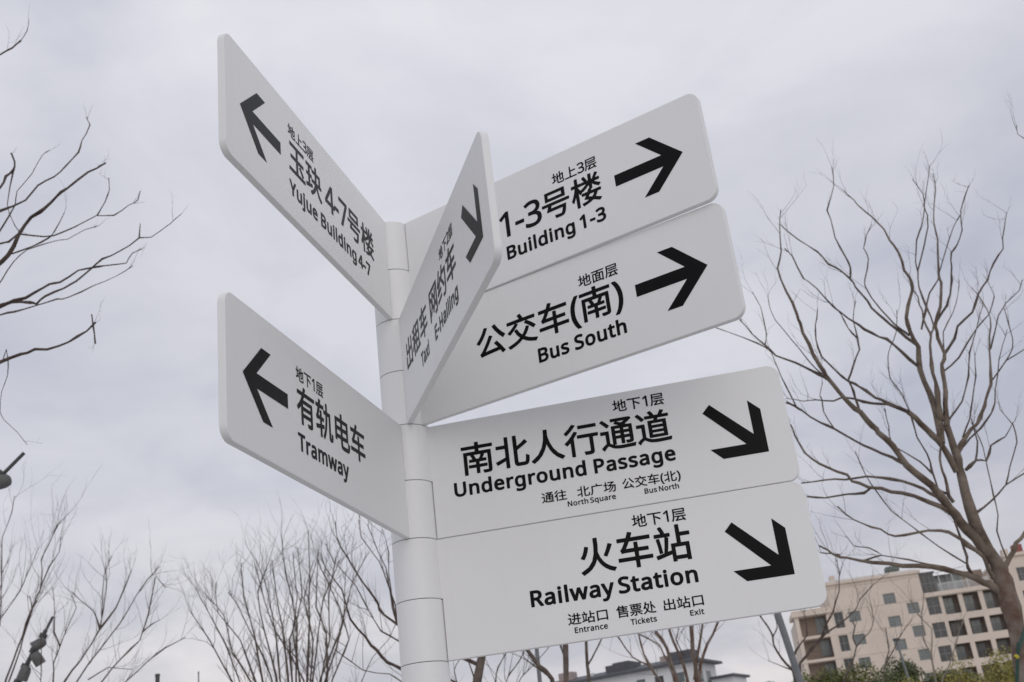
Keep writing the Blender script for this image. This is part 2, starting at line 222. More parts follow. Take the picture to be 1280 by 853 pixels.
# lettering outlines: character|advance|contours (1/500 em)
GLYPHS = '''L-|130|11,79 6,82 4,84 2,92 3,127 6,133 11,136 16,137 114,137 121,134 125,130 127,124 127,90 124,83 118,79 111,78 16,78
L1|230|104,-13 98,-10 96,-8 94,0 94,215 94,216 91,214 61,190 56,188 51,188 47,190 44,193 25,218 22,222 22,228 24,232 28,238 106,298 114,300 144,300 148,298 151,297 154,292 156,288 156,-2 154,-8 152,-10 146,-13 108,-14
L2|230|14,-13 9,-10 6,-6 5,-2 5,30 6,35 9,39 84,115 120,152 141,185 145,198 147,212 144,228 137,238 126,243 109,246 94,244 82,241 46,220 42,219 36,220 32,222 29,225 10,250 8,255 9,262 14,268 39,285 74,300 112,304 136,302 162,294 183,280 196,264 199,260 207,240 211,218 211,212 208,188 200,165 188,145 173,125 97,48 99,46 102,46 209,46 214,45 219,42 223,35 223,0 222,-6 216,-12 209,-14 19,-14
L3|230|78,-17 50,-14 13,-1 9,1 5,6 4,11 4,48 7,54 9,56 13,58 18,59 23,58 60,45 98,40 126,43 142,51 145,54 152,66 155,81 153,94 148,103 140,109 128,115 110,117 90,119 60,119 56,121 50,125 48,131 48,161 48,166 51,171 53,174 58,176 108,178 123,183 133,188 140,196 146,206 148,216 145,228 138,238 128,244 108,247 86,244 66,237 43,224 38,223 33,224 28,226 26,228 8,254 6,258 6,264 8,268 10,271 30,284 53,294 78,301 110,304 150,299 156,297 186,280 203,256 205,251 212,221 210,198 203,181 194,166 190,162 180,154 180,151 200,137 215,111 220,81 218,56 208,32 206,28 188,9 166,-5 133,-15 98,-18
L4|230|140,-13 136,-9 132,-2 132,48 132,50 130,51 8,51 3,52 -2,55 -4,59 -6,62 -6,98 -2,105 133,298 138,301 143,302 183,302 187,300 190,298 192,295 194,290 194,112 196,111 223,111 228,109 232,105 235,98 235,62 233,58 231,55 226,52 220,51 196,51 194,50 194,-2 192,-8 188,-11 180,-14 146,-14/71,112 73,111 130,111 132,112 132,192 132,195 130,197
L5|230|85,-17 55,-14 20,-1 15,2 12,6 11,11 11,46 12,51 18,57 25,59 30,58 62,45 100,40 118,42 131,46 142,53 148,58 150,61 154,71 156,88 153,106 152,108 142,121 128,128 98,132 75,130 52,126 48,126 42,128 25,139 20,144 18,148 18,154 30,291 32,295 35,297 42,300 185,300 190,299 196,296 198,294 200,288 200,254 199,248 195,244 192,242 188,240 88,240 86,238 86,236 82,188 110,190 142,186 168,178 190,163 207,144 218,118 220,91 216,58 207,36 205,31 188,11 165,-4 160,-7 132,-15 100,-18
L6|230|104,-17 97,-16 76,-9 55,4 41,16 37,21 26,38 16,61 10,91 8,124 11,174 24,221 35,244 52,266 70,282 92,294 122,302 154,304 174,303 192,300 196,298 199,296 200,294 202,288 202,256 201,251 197,246 192,244 187,243 170,246 154,247 134,245 114,239 101,231 90,218 83,204 77,187 76,181 77,180 92,188 97,189 127,193 152,191 177,182 197,167 212,146 222,121 225,91 221,61 212,36 197,14 175,-4 150,-15 120,-18/108,41 120,40 137,43 150,52 159,68 162,91 159,111 151,126 140,134 120,138 107,136 94,132 84,124 78,116 74,108 72,98 75,78 84,58 100,44
L7|230|50,-13 45,-10 42,-5 41,0 42,5 149,238 148,240 18,240 13,241 7,245 6,248 4,252 4,288 6,292 10,298 18,300 210,300 216,299 221,295 222,292 224,288 223,255 106,-6 100,-12 96,-14 56,-14
LB|261|34,-13 29,-10 27,-8 25,0 25,285 27,292 32,298 39,300 122,300 172,296 209,282 226,268 230,262 240,242 243,218 242,198 236,180 226,165 213,152 231,140 242,127 244,122 251,105 253,80 250,55 239,30 222,11 202,-2 196,-5 172,-12 139,-14 39,-14/89,45 92,44 134,44 162,48 175,55 177,58 184,68 186,82 185,95 182,104 176,110 166,115 152,119 129,120 89,120/89,180 92,178 129,178 154,181 166,186 169,188 176,198 178,210 175,225 166,233 152,239 122,241 92,241 89,240
LE|223|34,-13 29,-10 27,-8 25,0 25,285 27,292 32,298 39,300 199,300 206,298 211,292 213,288 213,255 211,248 205,242 199,241 92,241 89,240 89,180 92,179 194,179 199,177 202,175 205,170 206,165 205,130 202,124 196,121 192,120 89,120 89,48 92,46 199,46 204,45 209,42 213,35 213,0 211,-8 206,-12 199,-14 39,-14
LH|298|34,-13 29,-10 27,-8 25,0 25,285 26,290 28,295 32,298 36,300 76,300 83,298 87,292 89,285 89,180 92,179 206,179 208,180 208,182 208,285 210,292 214,298 222,300 259,300 266,297 270,292 272,285 272,0 271,-5 269,-9 264,-13 259,-14 222,-14 214,-11 212,-9 209,-5 208,0 208,118 207,120 89,120 89,0 88,-5 84,-11 81,-12 76,-14 39,-14
LN|305|34,-13 29,-10 27,-8 25,0 25,285 26,290 28,295 34,299 39,300 82,300 86,299 92,295 216,101 219,102 219,105 218,125 218,285 219,290 222,295 224,298 229,300 266,300 274,297 278,292 280,285 280,0 279,-5 276,-9 272,-13 266,-14 224,-14 219,-13 214,-10 88,185 86,188 86,-2 84,-7 82,-10 79,-12 74,-14 39,-14
LP|243|34,-13 29,-10 27,-8 25,0 25,285 26,292 32,298 39,300 116,300 164,295 169,294 204,275 221,258 224,253 233,230 236,202 229,162 220,145 208,130 187,115 166,106 139,99 109,97 92,97 89,95 89,0 87,-8 82,-12 76,-14 39,-14/89,158 92,156 104,156 126,158 144,161 156,167 164,175 169,185 171,200 166,219 158,230 139,238 109,241 92,241 89,240
LR|250|34,-13 29,-10 27,-8 25,0 25,285 27,292 32,298 39,300 119,300 152,298 184,289 206,276 223,258 233,232 236,205 233,180 226,160 213,142 199,131 185,122 255,8 257,2 256,-5 252,-11 249,-13 244,-14 202,-14 194,-12 189,-7 124,104 92,104 89,102 89,0 88,-5 84,-11 81,-12 76,-14 39,-14/89,165 92,163 116,163 142,165 144,166 159,174 167,185 171,202 169,215 164,227 159,232 152,236 136,240 114,241 92,241 89,240
LS|221|78,-17 65,-16 38,-11 15,-3 10,0 8,4 6,8 6,44 8,51 12,56 20,58 25,57 60,46 100,41 118,43 132,47 140,51 145,56 150,66 151,74 150,83 146,91 141,96 132,102 92,119 60,134 32,156 17,181 15,186 10,216 14,244 24,264 40,281 62,294 88,302 115,304 162,300 200,287 204,284 206,281 208,276 208,271 196,238 193,234 188,230 182,229 148,240 115,245 100,243 90,240 85,237 82,235 79,231 76,224 76,208 79,201 82,196 92,188 172,151 190,139 192,136 204,121 212,101 215,76 211,48 201,26 185,8 180,4 160,-6 130,-16 100,-18
LT|223|89,-13 84,-11 82,-8 80,-5 79,0 79,240 76,241 4,241 -4,243 -8,248 -10,252 -10,285 -8,292 -4,298 4,300 219,300 224,299 230,295 232,292 233,288 233,252 231,248 226,243 219,241 146,241 144,240 144,-2 142,-8 140,-10 136,-12 132,-14
LU|294|128,-17 108,-15 80,-4 56,14 53,16 35,41 26,66 25,71 22,101 22,286 23,291 26,296 28,298 36,300 74,300 78,298 84,294 86,286 86,104 90,76 101,58 118,46 148,41 168,44 181,49 191,56 194,58 200,68 205,84 207,104 207,286 208,291 211,296 215,298 218,300 256,300 263,298 269,294 271,286 271,101 268,71 258,44 256,39 239,16 214,-3 181,-15 146,-18
LY|227|90,-13 85,-10 83,-8 81,0 81,105 -13,280 -14,288 -12,292 -8,298 0,300 40,300 48,297 51,292 112,177 115,179 178,295 182,299 188,300 228,300 232,299 238,295 240,290 241,285 240,280 146,108 146,0 145,-5 142,-10 135,-14 95,-14
La|225|73,-17 63,-15 45,-9 28,1 16,16 8,36 4,58 4,64 12,94 16,98 36,120 70,136 118,142 143,143 143,146 142,158 141,161 136,170 128,173 113,176 86,172 56,160 48,161 43,164 40,168 29,196 28,204 31,208 36,212 73,227 116,233 156,227 184,211 200,186 202,181 206,146 206,1 205,-4 203,-9 200,-12 196,-14 166,-14 160,-12 156,-9 155,-6 152,1 150,3 146,-1 120,-14 88,-18/93,38 116,42 130,50 139,64 140,66 144,86 144,88 143,90 128,90 96,86 78,79 72,71 71,68 69,58 71,51 74,46 77,44 83,41
Lc|193|107,-17 90,-15 62,-3 40,13 24,36 11,71 8,106 12,146 22,176 24,180 42,203 64,219 90,229 94,230 122,233 157,230 184,220 190,216 192,212 193,208 193,204 180,171 175,166 170,164 164,164 142,171 122,174 107,172 94,167 85,158 78,146 74,128 73,106 74,86 78,68 85,56 94,47 104,43 122,40 147,44 174,53 180,53 184,50 188,46 190,41 190,6 188,1 183,-4 154,-15 120,-18
Ld|247|97,-17 82,-15 57,-4 35,16 20,41 11,71 8,106 11,144 20,174 34,198 37,202 57,218 82,229 110,233 114,233 144,228 162,219 163,221 163,306 164,311 168,316 174,319 217,318 222,316 224,314 227,306 227,1 226,-4 224,-8 222,-11 217,-13 182,-14 177,-12 173,-9 170,0 147,-12 142,-14 112,-18/109,41 117,39 140,43 152,53 160,71 164,101 160,138 152,160 140,171 117,175 114,175 98,171 85,158 76,136 73,106 76,76 84,56 97,44
Le|227|112,-17 94,-15 67,-5 44,11 40,16 23,38 12,68 8,106 12,144 21,171 38,198 60,217 84,229 117,233 147,229 170,220 174,217 193,201 208,178 216,154 220,124 220,101 219,96 216,91 212,88 207,87 77,87 76,86 78,74 87,56 104,44 127,40 160,44 192,54 197,55 202,54 204,52 209,46 210,41 210,8 208,4 204,-2 167,-15 127,-18/77,144 153,144 150,156 145,164 143,166 137,171 130,174 117,176 100,173 90,166 87,163 80,151
Lg|247|97,-109 72,-107 34,-96 30,-93 26,-88 25,-84 25,-48 27,-43 32,-38 40,-36 80,-49 117,-53 137,-50 152,-41 160,-28 161,-26 164,-6 162,-4 154,-9 132,-16 110,-18 82,-15 54,-2 35,16 15,54 14,59 8,106 14,157 33,194 36,199 55,216 80,229 110,233 132,231 154,224 170,214 171,219 173,224 180,228 184,229 217,228 221,226 224,224 225,222 227,216 227,-4 223,-36 216,-58 213,-64 198,-84 174,-99 147,-108 117,-110/105,42 117,39 140,42 144,45 148,46 152,51 160,69 164,99 164,106 162,132 158,149 152,161 150,163 143,169 132,173 114,175 104,174 102,173 92,168 84,160 79,149 74,129 73,106 76,74 85,54 97,43
Lh|248|29,-13 24,-10 22,-8 20,0 20,308 22,311 24,315 28,318 32,319 72,319 75,318 79,315 82,311 83,308 83,220 84,218 106,229 134,233 139,233 164,230 186,222 204,211 208,208 219,190 227,168 229,140 229,-2 227,-8 225,-10 222,-12 216,-14 179,-14 174,-12 168,-8 166,0 166,138 164,155 159,165 149,172 132,175 114,173 104,169 94,160 88,148 85,132 83,110 83,0 81,-8 76,-12 72,-14 34,-14
Li|104|28,-13 24,-10 22,-8 20,0 20,218 22,222 24,225 31,229 71,229 76,227 79,225 82,220 83,215 83,-2 81,-7 79,-10 76,-12 71,-14 34,-14/48,237 38,239 28,245 26,247 19,260 17,275 20,288 27,300 38,307 48,310 54,310 71,303 76,300 84,288 87,272 84,258 76,246 71,243 56,238
Lj|104|-12,-109 -28,-104 -32,-101 -34,-97 -36,-91 -36,-61 -34,-57 -32,-54 -27,-50 -22,-49 -7,-52 6,-53 10,-52 16,-50 18,-46 19,-44 20,-31 20,214 21,219 23,224 26,226 30,229 68,229 73,228 77,226 80,223 82,219 83,214 83,-31 82,-54 76,-71 74,-76 65,-88 50,-101 30,-108 10,-110/40,238 28,245 25,249 20,257 17,272 19,286 26,298 30,302 40,308 50,310 56,310 74,302 77,299 83,290 85,286 87,274 85,262 82,254 76,246 73,244 56,237 50,237
Lk|215|29,-13 24,-10 22,-8 20,0 20,308 22,311 24,315 28,318 32,319 72,319 75,318 79,315 82,310 83,305 83,152 84,151 152,223 156,227 164,229 206,229 212,227 216,221 218,218 218,212 216,209 214,205 136,122 137,120 223,8 225,2 225,-2 223,-8 221,-10 214,-14 169,-14 162,-12 156,-8 92,79 89,78 83,72 83,0 81,-8 76,-12 72,-14 34,-14
Ll|104|29,-13 24,-10 22,-8 20,0 20,308 22,311 24,315 28,318 32,319 72,319 75,318 79,315 82,310 83,305 83,-2 82,-6 79,-10 75,-12 72,-14 34,-14
Lm|375|29,-13 24,-10 22,-8 20,0 20,215 22,222 26,227 34,229 66,229 73,225 75,222 77,218 79,216 102,227 106,229 132,233 156,231 162,230 182,222 198,210 202,206 206,211 224,223 246,231 272,233 306,227 332,212 336,208 351,180 356,140 356,0 354,-8 349,-12 342,-14 306,-14 302,-12 299,-11 295,-5 294,0 294,135 292,155 287,165 285,168 276,173 264,175 244,172 242,171 231,162 223,145 220,118 220,0 218,-8 212,-12 206,-14 169,-14 165,-12 162,-10 158,-5 157,0 157,135 153,160 149,168 144,172 136,174 126,175 112,173 102,169 93,160 88,148 85,132 83,110 83,0 82,-6 76,-12 72,-14 34,-14
Ln|248|29,-13 24,-10 22,-8 20,0 20,215 22,222 26,227 32,229 64,229 69,228 73,225 79,215 106,228 139,233 176,227 204,211 208,208 223,180 229,142 229,0 228,-5 226,-8 222,-12 216,-14 182,-14 174,-13 168,-8 166,0 166,138 164,155 159,165 149,172 132,175 109,171 106,170 95,160 87,142 83,110 83,0 81,-8 76,-12 72,-14 34,-14
Lo|243|107,-17 97,-16 77,-10 72,-8 57,2 42,14 39,16 26,34 16,56 10,81 8,108 11,144 23,176 40,200 62,218 87,229 92,230 122,233 152,230 180,218 202,201 204,198 221,174 232,144 235,108 233,81 227,56 217,34 204,16 187,2 167,-10 144,-16 122,-18/109,41 122,39 134,41 137,42 150,47 158,56 165,68 169,86 170,108 169,128 165,146 157,160 150,167 137,173 122,175 100,171 84,159 76,138 73,106 74,86 78,68 85,56 92,48 96,46 104,42
Lq|247|172,-109 167,-106 164,-102 163,-98 163,-6 162,-4 157,-7 137,-15 110,-18 82,-15 57,-4 34,16 20,39 12,69 8,109 11,144 20,174 38,202 57,217 82,229 110,233 137,231 158,222 170,214 171,219 173,224 177,227 182,229 217,228 222,226 224,223 226,219 227,214 227,-98 225,-104 223,-106 220,-108 214,-110 177,-110/107,42 117,39 132,41 144,45 152,52 158,64 162,79 164,99 164,106 160,139 152,160 140,171 114,175 97,171 85,159 76,136 73,106 76,76 84,56 97,44
Lr|166|29,-13 24,-10 22,-8 20,0 20,215 22,222 26,227 32,229 66,229 72,226 75,222 77,218 77,212 79,210 100,225 116,231 134,233 162,231 166,229 172,225 174,218 169,182 167,178 166,175 162,172 156,170 134,173 114,169 99,158 88,140 83,112 83,0 81,-8 76,-12 72,-14 34,-14
Ls|193|75,-17 48,-14 15,-3 10,1 9,4 7,8 7,44 9,48 10,51 15,55 22,56 55,44 90,38 108,41 120,45 124,51 126,56 124,61 123,64 112,71 45,101 30,112 18,124 9,141 6,161 7,166 13,191 16,196 35,215 65,229 102,233 140,229 175,217 180,214 182,211 184,206 184,201 170,169 165,164 160,162 155,162 125,172 98,176 82,174 75,171 70,168 69,164 71,158 82,150 150,120 168,108 178,96 186,78 188,58 185,38 183,34 177,18 173,14 160,1 140,-10 115,-16 88,-18
Lt|145|81,-17 64,-11 48,-2 45,1 33,16 25,36 23,61 23,171 22,174 21,174 6,174 1,175 -4,178 -6,182 -8,186 -8,206 -6,211 -1,216 24,228 26,231 38,270 44,276 48,278 74,278 78,276 82,274 84,271 86,266 86,231 88,229 136,229 141,227 144,225 147,221 148,216 148,186 146,181 141,176 134,174 86,174 86,66 88,51 93,44 97,41 108,39 121,40 136,43 141,42 146,38 148,35 150,31 150,-2 147,-6 144,-10 124,-16 101,-18
Lu|248|92,-17 82,-15 62,-9 42,4 28,24 21,44 18,74 18,214 19,221 24,227 32,229 70,229 76,226 80,221 81,214 81,78 84,58 90,48 97,43 100,41 114,39 132,41 145,46 153,54 160,66 163,81 164,104 164,214 165,221 170,226 177,229 214,229 220,228 225,224 228,216 228,1 226,-6 222,-11 217,-14 184,-14 180,-13 174,-9 170,0 164,-3 140,-15 110,-18
Lw|316|59,-13 53,-10 50,-5 -9,210 -10,218 -8,221 -6,225 -1,228 4,229 42,229 47,228 53,222 55,218 86,97 89,103 127,222 132,227 139,229 176,229 184,227 187,225 190,220 226,101 229,96 261,218 263,222 269,228 274,229 312,229 316,228 322,224 325,218 324,210 265,-2 263,-8 261,-10 256,-13 252,-14 209,-14 204,-13 199,-9 196,-2 159,119 156,121 115,-8 109,-12 104,-14
Lx|213|2,-13 -3,-10 -6,-5 -7,0 -6,6 68,110 -1,208 -3,212 -3,218 -1,222 1,225 4,227 10,229 52,229 57,228 63,222 104,161 107,160 149,222 154,227 160,229 202,229 207,228 210,226 213,222 215,218 215,212 213,208 144,110 217,8 219,2 219,-2 217,-7 215,-10 210,-13 204,-14 164,-14 157,-11 153,-8 107,60 104,59 59,-8 54,-12 47,-14 7,-14
Ly|205|15,-109 -2,-105 -5,-104 -9,-98 -10,-94 -10,-66 -8,-58 -4,-54 2,-51 18,-53 25,-53 42,-50 45,-49 52,-42 55,-39 63,-24 72,-1 -13,209 -14,216 -12,222 -8,227 0,229 40,229 45,227 49,224 51,219 98,99 102,85 105,83 153,219 155,224 160,228 165,229 205,229 210,228 215,224 217,219 218,214 217,209 125,-35 107,-71 92,-88 75,-101 55,-108 35,-110
MB|261|34,-10 30,-5 28,0 28,286 30,291 34,296 40,297 122,297 170,293 207,280 224,266 227,262 236,243 240,218 239,198 233,180 222,166 212,156 208,153 227,139 231,136 241,123 247,106 250,80 247,56 236,30 220,13 200,0 195,-2 170,-9 140,-11 40,-11/86,43 87,41 90,41 132,41 162,45 177,53 180,55 186,66 189,83 188,96 184,106 177,113 170,117 152,122 130,123 87,123 86,120/86,176 127,175 154,178 170,184 172,186 178,196 181,210 178,226 170,235 152,242 122,244 87,244 86,243
ME|223|34,-10 30,-5 28,0 28,286 29,290 34,296 40,297 200,297 204,296 209,290 210,286 210,253 207,248 204,245 200,244 87,244 86,243 86,178 87,176 192,176 197,175 200,173 203,168 203,163 202,130 200,126 194,123 87,123 86,120 86,46 87,43 202,43 207,39 209,36 210,33 210,0 209,-4 205,-10 200,-11 40,-11
MN|305|34,-10 30,-5 28,0 28,286 29,290 31,293 34,296 40,297 82,297 86,296 89,293 222,87 221,126 221,288 224,294 230,297 267,297 272,295 276,290 277,286 277,0 276,-4 274,-7 270,-10 264,-11 222,-11 219,-10 216,-7 84,197 83,196 83,193 83,-2 80,-8 74,-11 40,-11
MS|221|76,-14 40,-9 18,-1 13,2 10,5 9,9 9,44 10,49 12,52 16,54 20,55 58,43 100,38 118,40 133,44 142,49 148,55 152,64 154,74 153,84 149,92 145,96 133,106 93,122 60,137 36,157 20,182 18,186 13,216 17,244 26,262 43,279 63,291 88,299 116,301 160,297 198,284 202,282 204,279 205,276 205,272 193,239 190,235 188,233 186,232 180,232 148,243 116,248 100,246 90,243 80,238 76,232 73,226 72,216 73,206 76,199 83,191 93,185 170,149 188,136 190,134 202,119 210,99 212,76 208,49 198,26 183,11 178,7 158,-4 128,-13 98,-15
MT|223|90,-10 84,-7 83,-4 82,0 82,243 80,244 4,244 0,245 -4,248 -7,253 -7,286 -6,290 -1,296 4,297 220,297 224,296 229,290 230,286 230,253 227,248 224,245 220,244 142,244 141,243 141,-2 138,-7 135,-10 132,-11
Ma|225|74,-14 66,-13 48,-7 34,1 30,4 17,19 11,36 7,59 15,92 18,96 38,119 71,133 76,134 118,139 146,140 147,142 144,162 138,171 136,173 128,176 114,179 84,174 56,163 51,163 48,164 45,166 43,169 33,194 31,199 32,204 34,207 38,210 74,224 116,230 154,224 182,209 196,186 199,182 203,146 203,2 202,-4 199,-8 194,-11 164,-10 160,-8 158,-6 154,9 144,2 121,-10 86,-15/88,36 96,35 116,39 131,47 133,49 143,64 147,86 147,92 146,93 126,93 96,89 78,83 76,81 69,72 66,59 68,49 74,42 81,38
Mc|193|108,-14 90,-12 64,-1 42,14 25,39 14,72 11,106 14,144 25,176 43,199 65,216 90,226 95,227 122,230 155,227 182,217 187,214 189,212 190,209 190,204 178,173 172,168 168,167 142,174 122,177 105,175 92,169 82,160 75,146 71,129 70,106 71,84 76,66 83,54 92,45 105,40 120,37 148,41 175,50 180,49 182,48 186,44 187,39 187,6 185,2 182,-1 155,-12 120,-15
Me|227|112,-14 95,-12 68,-2 42,17 25,42 15,69 11,106 14,139 15,144 24,172 40,196 61,214 85,226 90,227 118,230 145,227 168,218 172,215 190,199 205,177 214,152 217,124 217,102 216,96 214,94 211,92 208,90 72,90 72,89 75,72 85,54 87,52 102,42 128,37 160,41 195,52 200,51 202,50 205,47 207,44 207,9 205,4 202,1 165,-12 128,-15/73,142 75,140 155,140 156,142 153,156 147,166 140,173 130,177 118,179 98,175 85,166 75,149
Mh|248|30,-10 24,-5 23,0 23,306 24,310 26,313 32,316 70,316 74,315 77,313 80,308 80,306 80,218 80,216 82,214 104,225 110,226 137,230 162,227 184,220 202,209 206,206 216,190 224,168 226,140 226,-2 224,-5 222,-8 220,-10 214,-11 180,-11 174,-10 170,-4 169,0 169,136 167,156 161,168 152,174 150,176 132,178 114,176 102,171 92,162 86,150 82,133 80,110 80,0 79,-4 75,-10 70,-11 34,-11
Mi|104|29,-10 26,-8 24,-5 23,0 23,218 26,223 32,226 72,226 77,223 79,219 80,216 80,-2 76,-8 72,-11 34,-11/49,240 39,242 29,248 22,260 20,273 22,286 29,298 39,304 52,307 56,306 72,300 74,298 81,288 84,273 81,258 74,248 69,246 56,241
Mk|215|30,-10 24,-5 23,0 23,306 24,310 26,313 32,316 70,316 74,315 77,313 80,308 80,306 80,148 80,146 82,144 157,224 162,226 204,226 210,225 214,220 215,218 215,213 212,208 132,123 133,120 220,7 222,3 222,-2 219,-7 216,-10 212,-11 167,-11 162,-9 160,-7 92,83 90,82 82,76 80,73 80,0 79,-4 77,-7 74,-10 70,-11 34,-11
Mn|248|30,-10 24,-5 23,0 23,216 24,221 27,223 32,226 64,226 70,224 72,221 74,218 75,210 77,209 82,213 107,225 140,230 174,224 202,209 206,206 220,180 226,140 226,0 225,-4 223,-7 220,-10 217,-11 180,-11 174,-10 170,-4 169,0 169,136 167,156 161,168 152,174 150,176 132,178 106,173 92,162 84,143 80,110 80,0 79,-4 75,-10 70,-11 34,-11
Mo|243|105,-14 98,-13 78,-7 60,3 42,17 28,36 19,56 13,82 11,109 14,144 25,174 40,196 62,215 88,226 92,227 122,230 150,227 176,216 181,214 202,196 217,174 229,142 232,109 230,82 224,56 215,36 202,18 185,4 165,-8 145,-13 122,-15/119,36 122,36 140,40 150,44 160,54 168,69 172,84 173,106 172,132 168,148 160,161 150,170 140,175 138,176 122,178 98,174 82,162 73,139 70,109 71,84 75,69 83,54 93,44 105,39
Mq|247|172,-106 168,-101 166,-96 166,0 165,2 155,-4 135,-13 110,-15 82,-12 60,-2 57,0 40,15 36,20 22,42 15,70 11,110 14,142 22,172 40,199 60,216 82,226 110,230 135,228 158,219 170,210 172,212 174,220 176,222 179,224 182,226 215,226 218,224 221,222 224,217 224,-98 222,-101 220,-104 215,-107 178,-107/113,37 118,36 135,38 145,42 154,50 161,64 165,80 167,100 167,107 163,140 155,162 140,174 115,179 95,173 82,161 73,137 70,107 73,74 82,54 95,42 98,41
Mr|166|30,-10 24,-5 23,0 23,216 24,220 27,223 32,226 62,226 67,225 70,223 73,220 74,218 75,208 76,206 77,204 102,223 117,228 134,230 164,227 169,223 170,220 171,216 165,180 162,176 160,174 154,173 142,175 132,176 112,171 97,160 85,140 80,113 80,0 79,-4 75,-10 70,-11 34,-11
Ms|193|76,-14 48,-11 18,-1 13,3 11,6 10,12 10,42 11,46 13,49 18,53 23,53 56,41 88,35 108,38 120,42 126,47 127,49 128,56 126,64 113,74 46,104 30,115 20,125 18,129 11,144 9,162 16,189 18,194 36,212 38,214 66,226 103,230 140,226 174,214 178,212 180,209 181,206 181,202 168,172 166,168 163,166 160,165 156,165 126,175 98,179 81,176 73,174 67,169 66,164 68,156 80,148 148,117 165,106 175,94 182,79 185,59 181,36 174,19 158,4 138,-7 116,-13 88,-15
Mt|145|82,-14 64,-8 49,2 38,14 35,19 28,36 26,62 26,174 25,176 24,177 6,177 2,178 -3,182 -5,186 -5,204 -4,209 1,214 27,226 29,229 41,269 44,272 49,275 74,275 79,272 82,269 83,264 83,229 84,226 136,226 142,223 144,219 145,216 145,186 143,182 140,179 134,177 83,176 83,64 86,49 91,42 96,38 106,36 122,37 136,40 140,39 144,37 146,34 147,29 147,-1 144,-6 142,-8 122,-13 99,-15
Mu|248|92,-14 82,-12 62,-6 44,6 31,24 23,46 21,74 21,214 22,220 26,224 30,226 68,226 73,224 77,219 78,214 78,79 80,59 87,46 97,39 115,36 135,39 148,44 156,52 162,65 166,82 167,102 167,214 168,219 169,222 172,225 178,226 215,226 220,224 224,219 225,214 225,2 224,-4 223,-6 220,-9 215,-11 182,-11 178,-8 176,-6 175,-4 172,7 165,0 140,-12 110,-15
Mx|213|2,-10 -1,-7 -3,-4 -4,0 -3,6 71,110 2,208 1,210 0,216 2,222 5,224 10,226 52,226 58,224 61,220 105,155 108,156 151,220 155,224 160,226 200,226 205,225 208,223 211,220 212,216 210,209 141,110 215,6 216,3 216,-2 213,-7 210,-10 205,-11 165,-11 160,-10 155,-5 108,64 105,65 57,-4 53,-10 48,-11 8,-11
D1|230|106,-6 104,-5 102,0 102,220 102,230 102,232 101,233 88,221 58,197 54,196 51,196 48,199 31,222 30,225 30,228 31,230 34,232 111,292 144,292 147,290 148,285 148,0 148,-2 146,-5 144,-6
D2|230|16,-6 14,-4 13,0 13,28 14,32 89,109 125,148 147,180 152,195 154,212 151,230 150,232 142,244 129,251 109,253 92,251 76,247 44,228 42,227 39,227 36,228 17,252 16,255 16,260 19,263 44,280 74,292 112,296 136,294 159,287 177,275 192,258 200,238 203,215 201,190 193,168 183,150 168,130 79,40 82,38 212,38 214,36 215,32 215,-2 213,-5 209,-6
D3|230|78,-9 53,-7 16,6 13,8 12,11 12,46 13,49 16,51 18,51 58,38 98,33 128,35 148,46 159,61 163,81 161,96 155,106 146,115 130,122 110,125 88,127 63,127 58,128 56,131 56,134 56,164 58,168 60,169 110,170 126,176 138,183 148,193 153,204 155,216 152,231 144,244 130,251 128,252 108,254 83,251 63,244 40,232 36,231 32,234 16,256 14,261 14,264 16,266 36,278 56,287 80,294 110,296 150,291 180,275 198,248 204,218 202,198 196,184 187,168 173,157 160,151 170,148 193,134 196,131 207,111 208,108 212,81 210,56 200,34 198,31 183,14 163,2 130,-8 98,-10
D4|230|143,-6 140,-3 140,0 140,55 139,58 138,59 6,59 3,61 2,65 2,95 4,100 138,292 140,294 143,294 180,294 185,292 186,290 186,288 186,105 188,103 220,103 223,103 226,102 227,98 227,65 226,60 223,59 188,59 187,58 186,0 186,-2 184,-5 180,-6 146,-6/57,105 58,104 60,103 138,103 140,105 140,218 138,221
D5|230|85,-9 55,-6 22,6 20,8 19,11 19,14 19,44 20,48 22,51 25,51 62,37 100,33 118,34 135,39 147,46 155,55 161,68 163,88 160,108 159,111 148,126 130,135 98,139 75,138 50,134 48,134 30,145 26,148 26,154 37,288 39,291 42,292 188,292 190,291 192,288 192,286 192,254 190,249 188,248 80,247 79,246 73,181 75,179 110,182 140,179 165,171 185,157 200,141 210,118 212,91 209,61 199,36 182,16 160,1 132,-7 100,-10
D6|230|104,-9 97,-8 80,-2 60,8 44,24 33,41 23,64 18,91 16,124 18,171 31,218 42,241 57,260 74,276 94,287 124,295 154,296 172,296 190,293 193,291 194,286 194,256 192,252 190,251 187,251 172,253 152,254 130,252 111,246 95,236 85,224 77,208 69,188 66,166 67,164 72,169 94,181 127,185 152,183 174,174 192,161 194,158 206,141 214,118 217,91 214,64 205,38 191,18 172,3 147,-7 120,-10/107,34 120,33 140,36 154,46 166,66 169,91 166,114 157,131 142,142 120,145 104,144 92,139 80,130 72,121 67,111 65,98 68,76 78,54 94,38
D7|230|53,-6 50,-5 49,-2 49,2 161,245 161,248 16,248 13,250 12,255 12,285 13,290 16,292 18,292 208,292 213,292 215,290 216,288 216,258 99,-2 97,-5 93,-6
D(|121|71,-68 50,-40 37,-16 24,16 15,47 12,77 10,110 11,142 16,174 24,207 36,237 52,264 70,290 73,292 108,292 111,292 113,290 114,284 90,244 72,200 62,157 59,110 60,80 65,50 72,22 83,-8 96,-33 114,-60 114,-63 114,-66 112,-68 108,-69 76,-69
